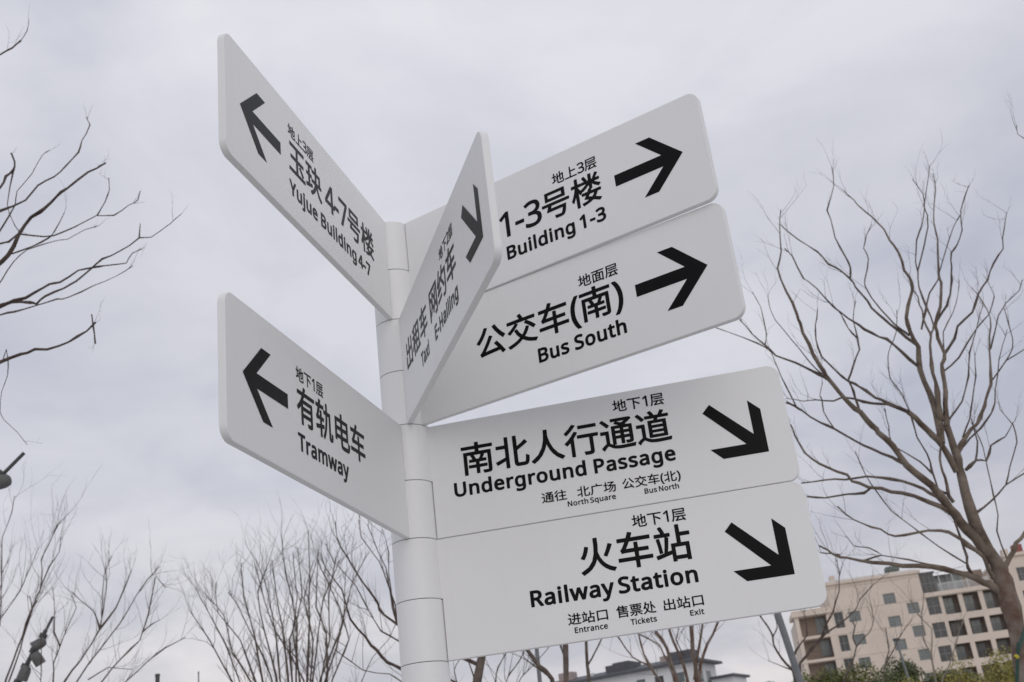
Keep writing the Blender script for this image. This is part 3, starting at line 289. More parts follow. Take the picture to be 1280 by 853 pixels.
D)|121|10,-69 6,-66 6,-60 24,-33 37,-8 48,22 55,50 60,80 62,110 60,142 56,170 47,202 36,232 23,257 7,282 6,287 7,290 10,292 12,292 44,292 47,292 51,290 70,264 85,237 96,207 105,174 110,142 110,110 109,77 104,44 96,14 84,-16 69,-43 50,-68 47,-69
D-|130|14,86 11,88 10,92 10,124 11,127 14,129 114,129 118,127 119,124 119,92 118,89 116,86 111,86
B火|500|46,-48 44,-46 34,-30 19,-15 18,-10 19,-5 22,-3 122,53 179,124 180,127 209,214 219,310 221,414 223,420 225,422 229,423 274,423 278,420 279,414 278,320 269,232 292,162 323,107 364,63 419,27 485,4 488,2 489,0 489,-6 474,-24 462,-43 456,-45 452,-44 392,-22 342,10 299,50 265,100 246,138 234,107 206,61 167,17 116,-19 54,-49 49,-49/74,154 37,172 35,174 34,177 34,182 63,224 83,272 98,322 100,324 103,327 106,327 146,315 149,312 150,307 135,254 113,202 84,155 79,153/379,154 344,170 341,174 341,180 379,250 409,322 412,325 414,327 419,327 462,311 465,307 465,302 426,224 389,159 386,156 384,154
B网|499|40,-46 37,-44 36,-38 36,389 37,394 39,396 42,398 44,398 457,398 460,398 463,396 465,394 466,389 466,12 463,-14 454,-29 437,-40 402,-46 344,-47 341,-46 339,-44 324,-4 324,2 327,5 330,6 404,6 410,8 411,12 411,344 410,346 92,346 90,344 91,276 92,275 116,296 120,297 124,296 174,233 176,236 184,266 194,322 197,326 200,328 204,328 237,324 242,322 244,319 244,314 237,276 240,277 262,294 264,295 270,295 273,292 317,234 319,239 326,266 335,319 337,324 340,326 344,327 380,323 383,322 386,316 386,312 372,242 356,182 357,179 384,133 407,92 408,86 408,84 405,79 380,58 374,56 370,57 366,62 348,96 334,119 332,121 305,69 262,13 257,11 252,12 220,34 218,39 219,44 254,84 280,126 300,174 270,217 234,264 230,242 213,182 261,106 261,104 261,99 234,73 232,71 227,71 222,74 192,123 190,123 162,72 120,16 117,15 112,15 92,29 90,26 90,-38 89,-44 87,-46 82,-47 44,-47/92,64 111,86 137,128 157,174 156,176 92,261 91,259 90,256 90,66
B行|500|94,-50 89,-46 88,-42 88,158 87,161 86,161 44,124 41,122 38,122 34,124 6,156 5,158 5,164 8,168 59,211 106,261 148,318 151,321 156,321 194,307 197,304 197,298 196,295 170,256 142,221 141,218 141,-44 138,-48 134,-50/284,-47 278,-44 277,-42 265,-4 265,1 268,5 274,6 348,6 354,7 355,8 356,11 355,206 354,208 194,208 189,211 188,216 188,251 189,256 191,259 196,260 478,260 483,258 485,256 486,251 486,216 486,213 484,210 478,208 414,208 410,206 410,8 408,-14 400,-29 396,-33 384,-41 381,-41 344,-47/38,273 36,274 33,276 11,306 10,311 11,316 76,369 127,426 130,428 136,429 174,414 176,412 178,408 178,406 177,401 115,334 46,275 44,273/216,346 214,347 211,349 210,356 210,391 212,396 216,398 464,398 466,398 470,396 472,391 472,354 470,348 466,346
B公|500|422,-45 417,-42 386,11 146,-6 82,-15 76,-14 74,-12 58,31 58,36 62,40 82,54 106,81 136,121 181,191 225,271 229,275 232,276 236,276 279,257 282,254 282,251 282,246 212,134 151,51 349,63 350,64 300,131 298,136 299,141 302,144 338,161 344,161 349,157 414,71 469,-14 469,-19 467,-22 464,-24 429,-44 424,-45/54,181 20,208 18,214 19,218 73,274 118,336 154,408 156,412 159,414 164,414 206,402 209,400 210,396 210,391 169,309 120,238 66,181 62,179 59,179/446,180 389,240 334,313 289,391 288,396 289,400 292,402 332,418 336,418 339,416 382,344 434,278 489,224 490,218 488,214 457,181 452,179
B交|500|44,-49 40,-46 16,-10 16,-6 17,-2 20,0 97,21 162,47 210,77 210,80 184,109 158,150 135,200 135,204 137,207 140,209 174,219 180,219 182,217 214,157 252,113 274,137 297,172 320,220 322,221 327,222 364,212 369,210 372,204 372,200 349,152 320,107 295,80 294,77 342,48 404,24 482,5 486,2 487,-3 486,-8 474,-23 462,-42 460,-44 454,-45 372,-24 304,6 252,41 196,4 127,-26 50,-49/432,159 374,216 302,273 301,277 302,283 304,285 332,304 330,306 172,306 168,304 201,292 203,290 204,287 204,282 202,280 138,214 70,161 67,160 62,160 59,162 30,190 27,194 27,200 32,204 75,232 117,267 153,304 150,306 32,306 30,307 27,309 26,312 26,350 26,354 30,358 34,359 227,360 227,362 201,410 201,414 204,420 207,421 244,433 250,432 252,430 273,394 288,364 290,359 464,359 470,359 472,357 474,354 474,350 474,312 472,308 470,306 464,306 350,306 346,304 415,252 472,199 476,194 476,190 474,186 472,183 442,159 437,158
B南|499|53,-47 50,-44 49,-40 49,280 49,286 53,289 58,290 220,290 221,326 218,327 28,327 26,328 23,330 22,336 22,370 24,376 27,378 30,378 218,378 221,380 221,423 223,426 226,428 230,428 270,428 274,428 277,426 279,420 279,380 280,379 470,378 474,378 477,376 479,370 479,336 478,330 476,328 473,327 280,327 279,326 279,293 280,290 443,290 448,289 452,286 452,280 452,3 450,-17 440,-33 426,-42 390,-47 336,-48 332,-47 330,-44 316,-10 316,-4 317,-2 320,0 323,1 393,1 397,3 398,6 398,236 397,238 349,238 352,233 352,228 324,178 370,177 376,175 377,173 378,168 378,138 378,136 376,133 370,131 275,130 275,98 278,96 378,96 383,95 386,93 387,88 387,58 386,53 383,50 378,49 276,48 275,-30 275,-34 273,-37 268,-39 233,-39 228,-39 226,-37 223,-34 223,-32 223,46 222,48 123,49 118,50 116,53 115,58 115,88 116,92 118,95 123,96 220,96 222,98 223,128 220,131 133,131 130,131 127,133 125,138 125,168 126,173 128,176 133,177 176,178 169,196 151,228 151,233 153,237 156,238 106,239 104,238 103,236 103,-42 100,-46 96,-48 58,-48/228,178 271,178 287,208 300,238 200,238 215,213 228,184
B玦|500|172,-48 144,-18 143,-13 144,-8 148,-5 192,23 228,53 253,87 269,120 276,144 275,146 188,146 185,147 182,152 182,187 180,189 138,189 135,188 134,97 135,96 138,97 195,111 200,111 202,109 205,104 209,70 208,64 206,62 202,61 28,14 22,14 20,15 17,20 9,57 9,62 11,64 15,67 78,82 80,83 82,84 82,187 80,189 28,189 23,192 22,197 22,232 22,236 25,239 30,240 80,240 82,242 82,327 80,329 25,329 20,330 17,332 16,337 16,374 18,377 20,379 25,380 195,380 200,378 202,374 202,344 288,344 288,414 289,420 291,422 295,423 335,423 338,422 340,420 341,414 341,347 342,344 445,344 450,343 453,340 453,334 454,200 455,198 480,198 484,197 486,194 487,190 487,154 486,150 484,147 480,146 368,146 365,144 376,114 397,77 422,46 455,19 492,-1 496,-6 496,-10 495,-13 480,-28 469,-46 467,-48 462,-49 458,-48 419,-26 383,7 357,42 333,84 325,105 322,107 318,92 299,54 270,16 230,-19 180,-49 175,-49/189,200 192,198 285,199 286,200 288,244 288,290 285,292 202,292 199,294 197,300 197,327 195,329 138,329 135,328 134,242 138,240 180,240 185,239 188,237 189,232/340,200 342,198 398,198 401,200 400,291 398,292 342,291 341,290 341,244
B出|499|402,-46 400,-44 399,-41 399,-21 398,-20 395,-19 52,-19 48,-18 45,-16 44,-11 44,172 46,176 50,179 95,179 100,177 102,174 102,36 105,35 218,35 221,36 220,193 218,194 75,194 70,195 67,199 67,374 68,379 70,382 75,383 115,383 119,382 121,379 122,374 122,249 125,247 218,247 221,249 221,419 222,424 225,427 230,428 270,428 275,426 278,422 278,249 280,247 378,248 379,249 379,374 380,379 382,382 388,383 428,383 432,382 435,380 436,374 436,204 436,199 434,196 431,194 428,194 282,194 280,193 278,192 278,39 279,36 280,35 398,35 399,36 399,174 402,178 408,179 450,179 454,176 456,174 456,169 456,-41 455,-44 453,-46 448,-47 408,-47
B租|500|100,-46 97,-44 96,-38 96,136 94,141 77,104 40,46 34,44 31,44 28,46 7,82 6,86 7,92 40,136 67,189 86,234 84,235 82,236 22,236 17,237 14,239 13,244 13,282 14,284 20,287 94,288 96,289 96,342 94,344 40,336 34,336 32,337 29,342 19,369 19,374 21,379 24,381 110,398 182,421 187,421 192,419 215,389 217,386 217,382 214,377 212,375 150,356 148,354 148,289 150,288 152,287 210,287 214,285 217,282 217,279 217,242 214,238 210,236 154,236 152,234 217,152 218,146 216,142 193,112 190,109 184,109 182,110 180,113 150,162 149,162 148,-41 147,-44 144,-46 142,-47 104,-47/184,-32 181,-28 180,-24 180,12 180,14 182,18 187,20 227,20 230,22 230,392 231,396 234,400 240,400 432,400 437,399 440,396 441,392 441,22 444,20 482,20 484,19 487,17 488,12 488,-24 487,-28 484,-31 480,-32 190,-32/283,22 284,20 384,20 386,22 387,96 386,99 284,100 283,96/284,152 385,152 387,154 387,224 384,227 284,226 283,224 283,154/284,279 386,279 387,282 387,346 384,349 284,348 283,346
B约|500|328,-45 316,-44 312,-42 310,-40 305,-20 297,-2 297,2 298,5 301,7 306,8 376,6 384,6 388,9 391,12 402,45 409,135 416,282 414,285 284,284 266,250 245,218 246,217 271,236 274,237 278,237 338,179 380,128 382,122 381,118 379,115 353,92 348,90 344,90 340,92 297,148 243,202 241,208 242,212 241,213 236,212 232,212 199,235 197,240 198,245 229,295 255,355 275,422 276,425 281,428 286,428 321,421 324,420 326,418 327,415 327,410 305,340 304,338 306,336 461,336 467,335 469,332 470,330 463,130 453,28 438,-18 435,-22 416,-38 394,-45 358,-46/24,-18 21,-17 18,-12 12,25 12,30 14,32 16,34 208,69 214,69 216,68 218,65 219,62 222,28 220,22 217,20 28,-18/31,84 28,86 26,90 14,122 14,128 15,130 18,134 36,144 56,165 95,212 94,214 91,214 54,210 34,204 28,204 26,205 23,210 10,245 10,250 11,252 13,255 26,263 42,282 74,336 116,422 118,425 121,426 126,426 164,411 167,408 167,402 124,320 89,265 88,262 134,267 166,319 168,321 171,322 176,322 208,302 211,300 212,295 211,290 154,208 110,155 111,154 114,153 204,166 208,166 211,164 213,160 215,125 213,120 208,118 74,94 36,84
B电|500|286,-39 266,-37 246,-30 244,-28 228,-14 220,11 218,44 218,86 216,88 114,88 110,86 110,64 108,60 106,58 101,57 61,57 58,58 55,64 55,346 55,351 58,355 64,356 216,357 218,358 218,421 221,426 226,427 266,427 271,426 273,424 274,418 274,358 276,357 434,356 436,356 439,354 441,348 441,98 444,96 448,95 466,86 486,78 488,75 489,71 484,28 476,-2 461,-24 441,-35 436,-37 408,-40 298,-40/296,16 406,16 421,20 422,21 431,41 435,86 434,88 276,88 274,86 274,44 276,24 281,18 284,17/110,141 216,140 218,144 218,194 216,195 214,196 114,196 111,195/275,141 385,141 386,144 386,194 384,196 276,195 274,194 274,144/110,248 114,247 216,247 217,248 218,251 218,301 216,303 114,303 111,302/275,248 276,247 384,247 385,248 386,251 385,301 384,303 276,303 274,301
B道|500|42,-42 38,-38 14,-9 13,-4 15,2 54,36 87,56 87,196 84,199 26,199 22,200 19,202 18,206 18,242 19,247 22,249 24,250 132,250 136,249 138,246 139,242 139,56 141,54 174,34 209,21 252,15 302,14 392,15 482,22 486,20 489,17 489,14 482,-6 479,-26 477,-28 474,-31 299,-37 244,-34 196,-27 159,-12 129,8 114,15 96,7 76,-11 52,-39 46,-42/186,39 184,42 184,46 184,284 186,287 192,289 269,290 271,292 277,314 154,315 151,316 148,322 148,354 149,359 152,361 156,362 224,362 226,364 219,376 200,404 199,406 199,412 202,415 204,417 236,430 242,430 244,428 266,399 283,369 283,364 284,363 286,362 336,362 338,364 356,392 373,424 376,428 382,428 422,416 425,412 425,406 397,364 399,362 474,362 478,362 481,359 482,354 482,324 481,319 479,316 474,315 336,315 334,312 326,292 326,290 329,289 432,289 436,288 440,284 440,46 439,40 436,38 432,37 192,37/236,82 386,81 387,106 384,108 239,108 236,106/236,152 239,150 384,150 387,152 387,174 384,176 239,176 236,174/236,222 239,219 384,219 387,222 387,242 384,244 239,244 236,242/99,291 66,333 26,376 24,380 24,386 26,389 59,409 64,409 66,407 107,366 142,324 143,322 143,316 142,314 139,311 109,291 104,290
B有|500|126,-48 121,-44 120,-40 119,178 118,179 94,153 50,117 46,115 40,115 37,118 13,147 12,153 13,157 16,159 69,206 114,260 142,310 140,312 33,312 28,313 25,316 24,320 24,356 26,360 28,362 33,363 166,363 168,364 188,423 190,426 196,428 236,419 239,418 241,416 242,413 242,408 227,366 228,364 470,363 476,361 478,358 478,356 478,320 477,316 473,312 206,312 203,309 184,273 183,270 410,270 416,269 418,267 419,260 419,8 417,-14 408,-31 393,-41 358,-46 303,-47 298,-46 296,-43 282,-4 282,-2 283,2 286,4 290,5 363,6 365,8 366,10 366,50 363,52 176,52 174,50 173,48 173,-40 172,-44 170,-47 166,-48/175,100 366,100 366,136 363,137 176,137 174,136 173,133 173,103/175,186 366,185 366,218 363,220 176,220 174,218 173,216 173,188
B号|500|258,-46 235,-46 230,-44 227,-38 222,-21 214,-4 214,2 215,4 218,6 222,7 308,4 320,4 325,6 328,8 341,34 353,86 350,88 102,88 98,89 95,91 94,94 94,99 122,176 120,178 32,178 28,179 25,182 24,186 24,222 27,226 30,228 32,228 465,228 470,228 472,226 475,222 475,184 472,180 468,178 185,178 182,176 170,139 408,138 410,138 413,136 416,132 414,112 402,39 388,-5 369,-31 348,-43 322,-47/88,259 85,262 85,266 85,399 86,404 88,406 90,408 95,408 408,408 412,407 415,404 416,399 416,266 416,262 412,258 408,257 95,257 90,257/140,306 358,306 360,309 359,356 358,358 140,358 139,356 138,354 138,309
B人|500|48,-45 32,-30 16,-15 14,-10 15,-5 18,-2 117,75 176,168 207,268 217,355 221,420 221,422 223,425 228,427 270,427 275,426 278,424 279,420 276,345 283,295 303,222 339,140 400,62 488,2 491,-2 491,-8 488,-12 473,-25 460,-42 455,-44 450,-43 382,0 329,55 290,114 262,178 252,208 250,207 241,175 214,115 175,54 122,0 57,-45 52,-46
B通|500|40,-43 36,-40 13,-10 12,-7 12,-2 15,3 51,38 81,58 84,60 84,188 23,189 20,189 17,190 15,193 14,198 14,233 15,238 18,240 23,241 128,241 132,240 135,238 136,233 136,60 137,58 173,35 174,298 176,300 180,303 273,304 276,304 278,306 223,329 219,333 218,338 220,343 241,363 180,364 176,367 174,370 174,400 174,406 176,408 178,409 183,410 426,410 436,412 440,410 466,391 467,388 467,386 466,381 463,378 416,340 375,316 377,313 396,304 460,303 465,300 467,298 467,73 462,48 448,34 443,32 416,27 376,27 370,27 368,29 366,33 356,60 355,66 356,69 358,72 363,73 413,74 415,76 415,108 413,111 346,111 344,108 344,38 343,33 340,31 336,30 300,30 296,33 294,38 293,110 226,111 225,33 223,30 218,28 200,28 198,27 195,26 206,21 248,14 298,13 393,15 486,21 490,19 493,16 493,13 486,-7 482,-27 480,-30 478,-31 473,-33 298,-37 240,-34 193,-26 156,-10 127,10 110,18 96,11 75,-10 48,-42 46,-43/225,158 228,156 290,156 293,157 293,186 226,186/344,158 346,157 348,156 413,156 415,158 415,183 413,186 346,186 344,183/225,230 293,230 294,256 293,257 290,258 228,258 225,256/345,230 413,230 415,233 415,256 413,257 410,258 346,257 344,256 344,233/116,285 111,288 73,330 28,372 25,376 25,380 28,386 56,408 60,408 66,406 113,363 150,325 153,321 153,316 150,312 123,286 120,285/317,340 323,339 356,356 366,363 263,363
B轨|500|236,-49 206,-24 204,-22 204,-16 240,44 263,104 277,166 284,224 286,268 286,270 283,271 238,271 233,272 230,275 230,278 230,314 229,316 228,317 128,316 108,261 90,216 126,216 126,284 126,286 128,290 133,292 170,292 176,290 178,286 178,218 179,216 228,215 233,214 236,208 236,174 236,169 233,166 228,165 180,165 179,164 179,121 180,120 230,129 233,129 237,128 240,126 242,121 242,86 240,81 236,79 180,67 179,66 178,-39 176,-44 170,-46 133,-46 128,-44 126,-42 126,-36 126,56 123,56 30,38 25,38 22,41 21,44 12,84 13,88 16,91 20,93 123,110 126,111 126,164 123,165 78,164 56,163 43,158 38,158 33,161 32,164 20,201 21,206 34,218 46,244 71,316 26,317 23,317 20,318 17,324 17,364 20,368 26,369 86,369 87,371 88,373 100,424 103,428 106,430 110,430 148,421 153,418 155,416 155,411 146,371 148,369 228,369 233,367 235,364 235,361 236,323 286,324 287,326 287,418 288,421 293,424 328,424 333,424 336,421 337,416 338,324 418,323 423,321 425,316 425,21 427,14 428,12 430,11 436,12 440,18 441,21 444,74 446,78 448,80 450,81 456,81 470,72 488,65 490,62 491,58 489,24 484,-4 476,-22 473,-25 460,-33 440,-36 420,-36 396,-31 381,-16 379,-14 375,16 375,268 373,270 340,271 338,270 337,268 334,218 326,151 311,84 284,16 247,-46 243,-50 238,-50
B北|500|158,-44 154,-40 153,-36 152,65 150,64 35,16 30,17 27,20 9,57 9,62 11,67 15,69 150,120 152,122 153,247 30,248 27,250 24,254 24,294 27,300 30,301 32,301 152,302 153,410 153,414 155,417 160,419 200,419 205,417 207,414 207,410 207,-36 207,-38 205,-42 200,-44 162,-44/320,-36 315,-35 300,-28 295,-25 282,-10 275,12 274,42 274,410 274,414 276,417 280,419 282,419 322,419 328,417 330,414 330,410 331,262 332,261 385,296 440,340 445,342 450,341 452,339 480,307 482,302 481,297 478,293 406,244 332,201 331,200 330,197 330,42 331,24 332,22 335,19 348,17 418,16 430,22 432,24 438,50 444,114 445,118 448,120 450,121 455,121 472,110 492,102 494,100 495,97 492,44 485,10 474,-13 471,-18 452,-32 425,-37 345,-37
B楼|500|86,-48 82,-44 81,-40 81,130 80,136 79,137 72,116 44,59 42,56 39,54 34,54 32,55 29,57 9,94 8,98 9,103 37,156 61,220 75,278 74,281 29,281 24,282 22,283 20,288 20,326 22,329 26,332 80,333 81,336 81,420 83,426 86,428 89,428 124,428 127,428 130,426 132,420 132,336 133,333 174,332 178,330 180,328 181,323 181,288 179,283 174,281 134,281 132,278 133,270 166,219 169,220 173,223 229,255 260,280 259,282 256,283 189,283 183,286 182,288 182,323 183,328 186,331 189,331 229,331 232,333 201,390 201,396 204,400 234,414 239,414 243,413 245,410 282,346 283,343 283,338 281,336 278,333 282,331 299,331 301,333 301,420 302,424 304,427 309,428 344,428 349,427 352,425 353,420 353,333 356,331 366,331 369,333 368,338 369,343 391,378 411,416 413,418 416,419 422,419 456,403 459,400 459,398 458,393 418,333 419,332 422,331 466,331 472,330 474,328 475,323 475,288 472,284 466,283 399,283 396,282 395,280 426,256 484,225 487,220 487,218 486,214 472,199 462,185 456,182 452,182 394,218 354,254 353,188 351,186 348,183 336,182 335,180 325,158 326,156 472,156 476,156 479,153 480,148 480,116 478,110 475,108 472,108 424,107 406,66 383,36 469,-3 472,-5 474,-10 474,-14 472,-17 445,-44 442,-46 439,-46 389,-22 339,0 299,-19 249,-35 189,-47 184,-47 181,-44 164,-11 164,-5 166,-2 172,1 242,13 268,23 272,26 212,47 206,50 205,53 205,58 236,106 234,107 179,108 174,110 172,116 172,150 174,154 179,156 264,156 266,158 284,196 286,198 289,199 299,198 301,200 301,248 300,250 299,251 262,218 204,181 202,180 196,180 189,187 188,186 189,183 189,180 187,176 164,148 162,146 156,146 152,149 134,183 132,178 132,-42 129,-47 124,-48/325,58 329,56 332,57 353,80 365,106 364,107 299,108 297,106 278,76 282,73
B车|500|252,-48 247,-44 246,-40 246,43 245,46 244,47 32,47 26,48 24,50 23,53 23,93 25,98 29,100 244,100 246,103 246,158 244,160 136,159 104,158 84,153 81,153 78,156 62,196 62,200 63,203 65,206 80,218 97,243 129,300 129,302 126,303 39,303 36,303 33,306 31,310 31,348 32,353 36,356 154,356 156,357 184,426 186,429 192,431 236,419 239,418 242,413 242,408 220,358 222,356 462,356 466,356 469,353 470,348 470,310 468,306 464,303 194,302 192,300 165,250 141,213 244,212 246,216 246,280 246,284 249,287 254,288 292,288 296,288 299,286 301,280 302,213 429,212 434,211 436,208 437,203 437,168 436,163 432,160 304,160 302,158 301,100 474,100 477,98 479,93 479,56 478,50 476,48 472,47 304,47 302,46 301,-40 300,-44 298,-47 294,-48
B站|500|230,-47 227,-44 226,-40 226,48 224,50 34,2 30,2 26,6 16,48 17,53 20,55 122,78 125,80 142,170 156,276 159,280 157,282 154,283 27,283 23,286 21,290 21,328 22,330 24,333 30,334 110,334 111,336 100,364 81,403 80,408 81,413 84,416 120,426 124,425 127,423 148,383 164,346 164,340 162,337 160,336 162,334 224,334 230,332 232,329 232,326 232,290 230,286 227,283 224,283 190,282 184,282 181,280 204,276 207,273 208,268 192,170 176,93 177,92 217,101 222,100 224,99 226,100 226,180 227,186 230,188 234,189 304,189 306,190 307,423 310,427 314,429 354,429 360,426 361,423 361,420 362,326 480,325 482,325 486,323 488,318 488,280 486,276 482,273 364,273 362,272 361,270 362,190 460,189 464,187 467,183 467,-40 464,-44 460,-46 420,-46 414,-43 413,-40 412,-24 280,-24 278,-27 278,-42 277,-45 274,-47 270,-48 234,-48/278,30 280,29 282,28 410,28 412,29 412,137 410,138 280,137 278,136/67,78 65,83 57,168 41,263 42,268 47,271 80,276 84,274 87,271 88,268 103,178 113,88 111,83 107,81 74,76 70,76
B玉|500|22,-27 19,-24 18,-20 18,16 19,21 22,23 24,24 216,24 218,26 219,28 219,166 218,168 72,169 66,171 65,173 64,178 64,216 66,220 69,222 218,223 219,226 219,340 216,343 49,343 45,346 43,350 43,388 44,393 47,396 52,396 449,396 454,395 456,393 458,388 458,350 456,346 452,343 279,343 276,342 275,340 275,226 276,222 432,222 436,220 438,218 439,213 439,176 436,171 434,169 276,168 275,26 276,24 476,24 482,21 483,18 483,-20 483,-22 482,-25 479,-27 474,-28 26,-28/402,30 398,33 356,77 305,128 304,133 306,138 336,161 342,161 346,159 396,112 441,66 441,60 438,56 409,31 406,30
S公|500|420,-43 388,11 385,12 145,-5 82,-14 78,-14 74,-10 59,30 60,37 82,52 106,80 136,120 181,190 225,270 229,274 235,275 278,257 281,252 281,247 212,134 151,52 152,50 155,50 352,62 300,132 299,137 300,141 302,144 338,160 342,160 347,157 414,70 468,-13 468,-18 465,-22 428,-44 422,-44/55,181 20,210 19,214 20,218 73,272 119,334 158,412 165,413 205,402 209,397 209,392 168,310 119,240 65,181 60,180/448,180 390,241 335,314 289,392 289,397 292,402 330,417 335,417 338,416 382,342 434,277 488,224 489,220 488,214 457,182 452,180
S往|500|85,-46 82,-44 82,-38 82,164 80,167 40,129 35,128 29,132 9,169 9,174 12,179 55,216 95,262 130,314 132,315 138,315 168,304 168,326 172,332 302,332 305,334 292,364 267,409 268,414 270,416 308,429 314,426 340,384 359,344 359,339 355,334 360,332 465,332 470,332 472,329 473,324 473,289 472,284 468,282 350,282 348,279 349,184 450,183 455,182 457,179 457,174 457,139 452,134 352,134 350,133 348,132 348,22 350,20 352,19 482,19 485,16 486,12 486,-26 483,-31 478,-32 160,-32 155,-31 153,-26 153,12 154,16 158,19 292,19 295,22 295,132 292,134 192,134 188,136 186,142 186,176 188,181 190,183 294,184 295,279 292,282 175,282 170,283 134,229 134,-41 132,-45 128,-47 90,-47/40,278 35,282 16,312 15,316 17,322 58,353 91,386 119,424 122,426 128,426 165,411 167,406 167,402 112,335 48,280 45,278
S交|500|43,-47 17,-10 17,-4 20,0 98,20 163,46 212,78 186,108 158,150 136,198 136,203 140,208 176,218 180,217 183,214 214,156 250,113 253,112 276,137 299,173 320,219 323,221 328,221 368,209 371,206 371,200 347,150 319,108 292,78 340,47 406,22 480,4 483,3 486,-2 485,-7 471,-24 461,-42 458,-44 453,-44 373,-23 306,6 253,41 250,41 196,5 127,-24 50,-48/433,160 376,217 303,274 302,278 303,283 335,306 333,307 168,307 163,306 200,291 203,286 202,280 138,215 70,163 68,161 63,161 30,190 28,196 29,200 78,233 118,267 155,306 153,307 30,307 27,313 27,353 28,356 33,358 228,359 229,360 202,410 202,416 206,420 246,432 250,430 252,428 271,396 290,358 469,358 473,353 473,316 473,310 468,307 346,307 343,306 415,250 474,196 475,190 473,185 440,159 436,159
S层|500|418,-52 414,-48 398,-18 198,-32 145,-39 140,-38 137,-34 124,-1 124,6 128,10 140,17 155,32 179,62 205,102 118,102 114,104 113,109 113,142 114,146 120,149 475,149 478,146 479,142 479,109 478,104 475,102 380,102 425,36 463,-26 463,-31 460,-34 425,-51/48,-46 12,-27 9,-21 10,-16 32,34 46,86 55,144 59,199 60,396 62,402 68,403 442,403 448,402 450,396 450,272 449,266 445,264 115,264 112,262 110,194 106,134 96,72 80,12 55,-43 52,-46/208,19 210,18 368,28 369,29 337,76 336,82 338,86 340,88 366,99 368,101 370,102 272,102 270,100 236,52/150,188 145,192 145,196 145,229 148,234 150,235 438,235 442,233 444,229 444,194 442,190 438,188/112,312 398,311 399,314 399,354 398,357 112,357
S口|500|60,-35 57,-32 57,-26 57,366 57,371 59,374 66,375 438,375 443,374 445,371 445,366 445,-24 445,-29 443,-32 438,-33 398,-33 393,-32 391,-26 391,6 388,8 113,8 110,6 110,-29 108,-34 103,-35/110,64 113,61 388,61 390,63 390,321 388,323 113,323 110,321
S售|500|85,-48 80,-44 80,-40 80,113 80,116 85,120 422,119 429,116 429,-40 429,-44 425,-48 380,-48 376,-42 375,-24 132,-24 131,-42 128,-48/131,23 135,21 372,21 376,23 376,70 372,73 132,72 131,70/82,123 81,128 80,274 48,240 42,239 38,241 11,268 9,270 9,276 12,280 52,320 88,368 120,427 122,428 128,428 162,417 167,413 167,408 150,373 242,372 242,376 226,408 226,413 230,418 268,428 273,426 290,396 300,374 302,372 440,372 445,371 447,368 447,336 442,330 300,330 298,328 298,310 415,310 422,308 423,303 423,276 422,271 420,269 415,268 300,268 297,266 297,250 300,248 420,248 424,243 424,216 422,210 418,208 300,208 297,206 297,186 300,184 452,184 455,183 458,178 458,148 455,142 450,141 132,141 132,126 128,121 88,121/132,186 135,184 245,185 246,206 242,208 135,208 132,206/132,250 135,248 242,248 246,250 246,266 242,268 135,268 132,266/132,310 245,310 246,328 242,330 135,330 132,328
S上|500|22,-23 19,-17 19,23 20,26 25,29 205,29 206,30 207,413 210,419 215,420 252,420 258,419 260,416 260,268 262,266 440,265 445,264 448,262 448,258 448,220 446,216 442,214 261,213 260,33 261,30 262,29 478,29 480,28 482,23 482,-17 479,-22 475,-23
S出|499|404,-46 400,-40 400,-20 396,-18 54,-18 48,-18 46,-15 45,-10 45,170 46,175 51,178 96,178 98,177 101,172 102,35 222,35 221,194 76,195 71,196 68,200 68,375 71,381 76,382 114,382 118,381 121,378 121,250 122,248 124,246 218,246 222,248 222,420 223,425 226,427 271,427 276,425 277,422 277,248 278,246 378,246 380,248 380,378 381,380 386,382 428,382 434,380 435,375 435,202 434,198 428,195 281,195 278,194 277,192 277,38 278,34 398,34 400,38 400,172 401,175 406,178 448,178 454,175 455,170 455,-40 454,-44 448,-46
S面|500|48,-46 45,-44 45,-38 45,292 48,294 53,295 200,295 203,299 212,342 210,343 208,344 28,344 23,346 22,352 22,386 23,392 26,394 30,394 473,394 478,393 480,386 480,352 479,346 476,344 273,343 271,342 257,296 260,295 448,295 452,294 455,292 455,-38 453,-46 448,-47 408,-47 406,-46 403,-41 403,-24 400,-21 98,-21 95,-24 95,-41 93,-46 90,-47 53,-47/95,32 98,29 150,29 153,32 153,242 152,244 150,246 98,246 95,244/202,32 206,29 293,30 294,72 290,73 203,72/342,32 346,29 400,29 403,32 403,242 402,244 400,246 346,246 342,244/202,119 293,118 294,159 203,160/202,206 206,205 293,206 294,244 290,246 203,245
S下|500|217,-46 214,-44 214,-38 214,336 212,338 210,339 27,339 22,342 21,344 21,386 24,390 30,390 472,390 477,389 480,384 480,346 479,342 474,339 270,339 267,336 268,272 367,219 450,166 452,163 453,159 452,154 427,122 422,118 417,118 344,167 269,212 267,209 267,-41 264,-46 260,-47 222,-47
S广|500|46,-52 15,-24 13,-18 14,-14 37,26 51,69 60,114 64,159 65,344 66,349 72,351 247,352 248,354 228,412 228,416 234,420 274,428 280,424 309,351 472,351 477,349 478,344 478,306 476,303 472,301 119,300 118,154 112,99 101,46 84,-4 56,-49 52,-52
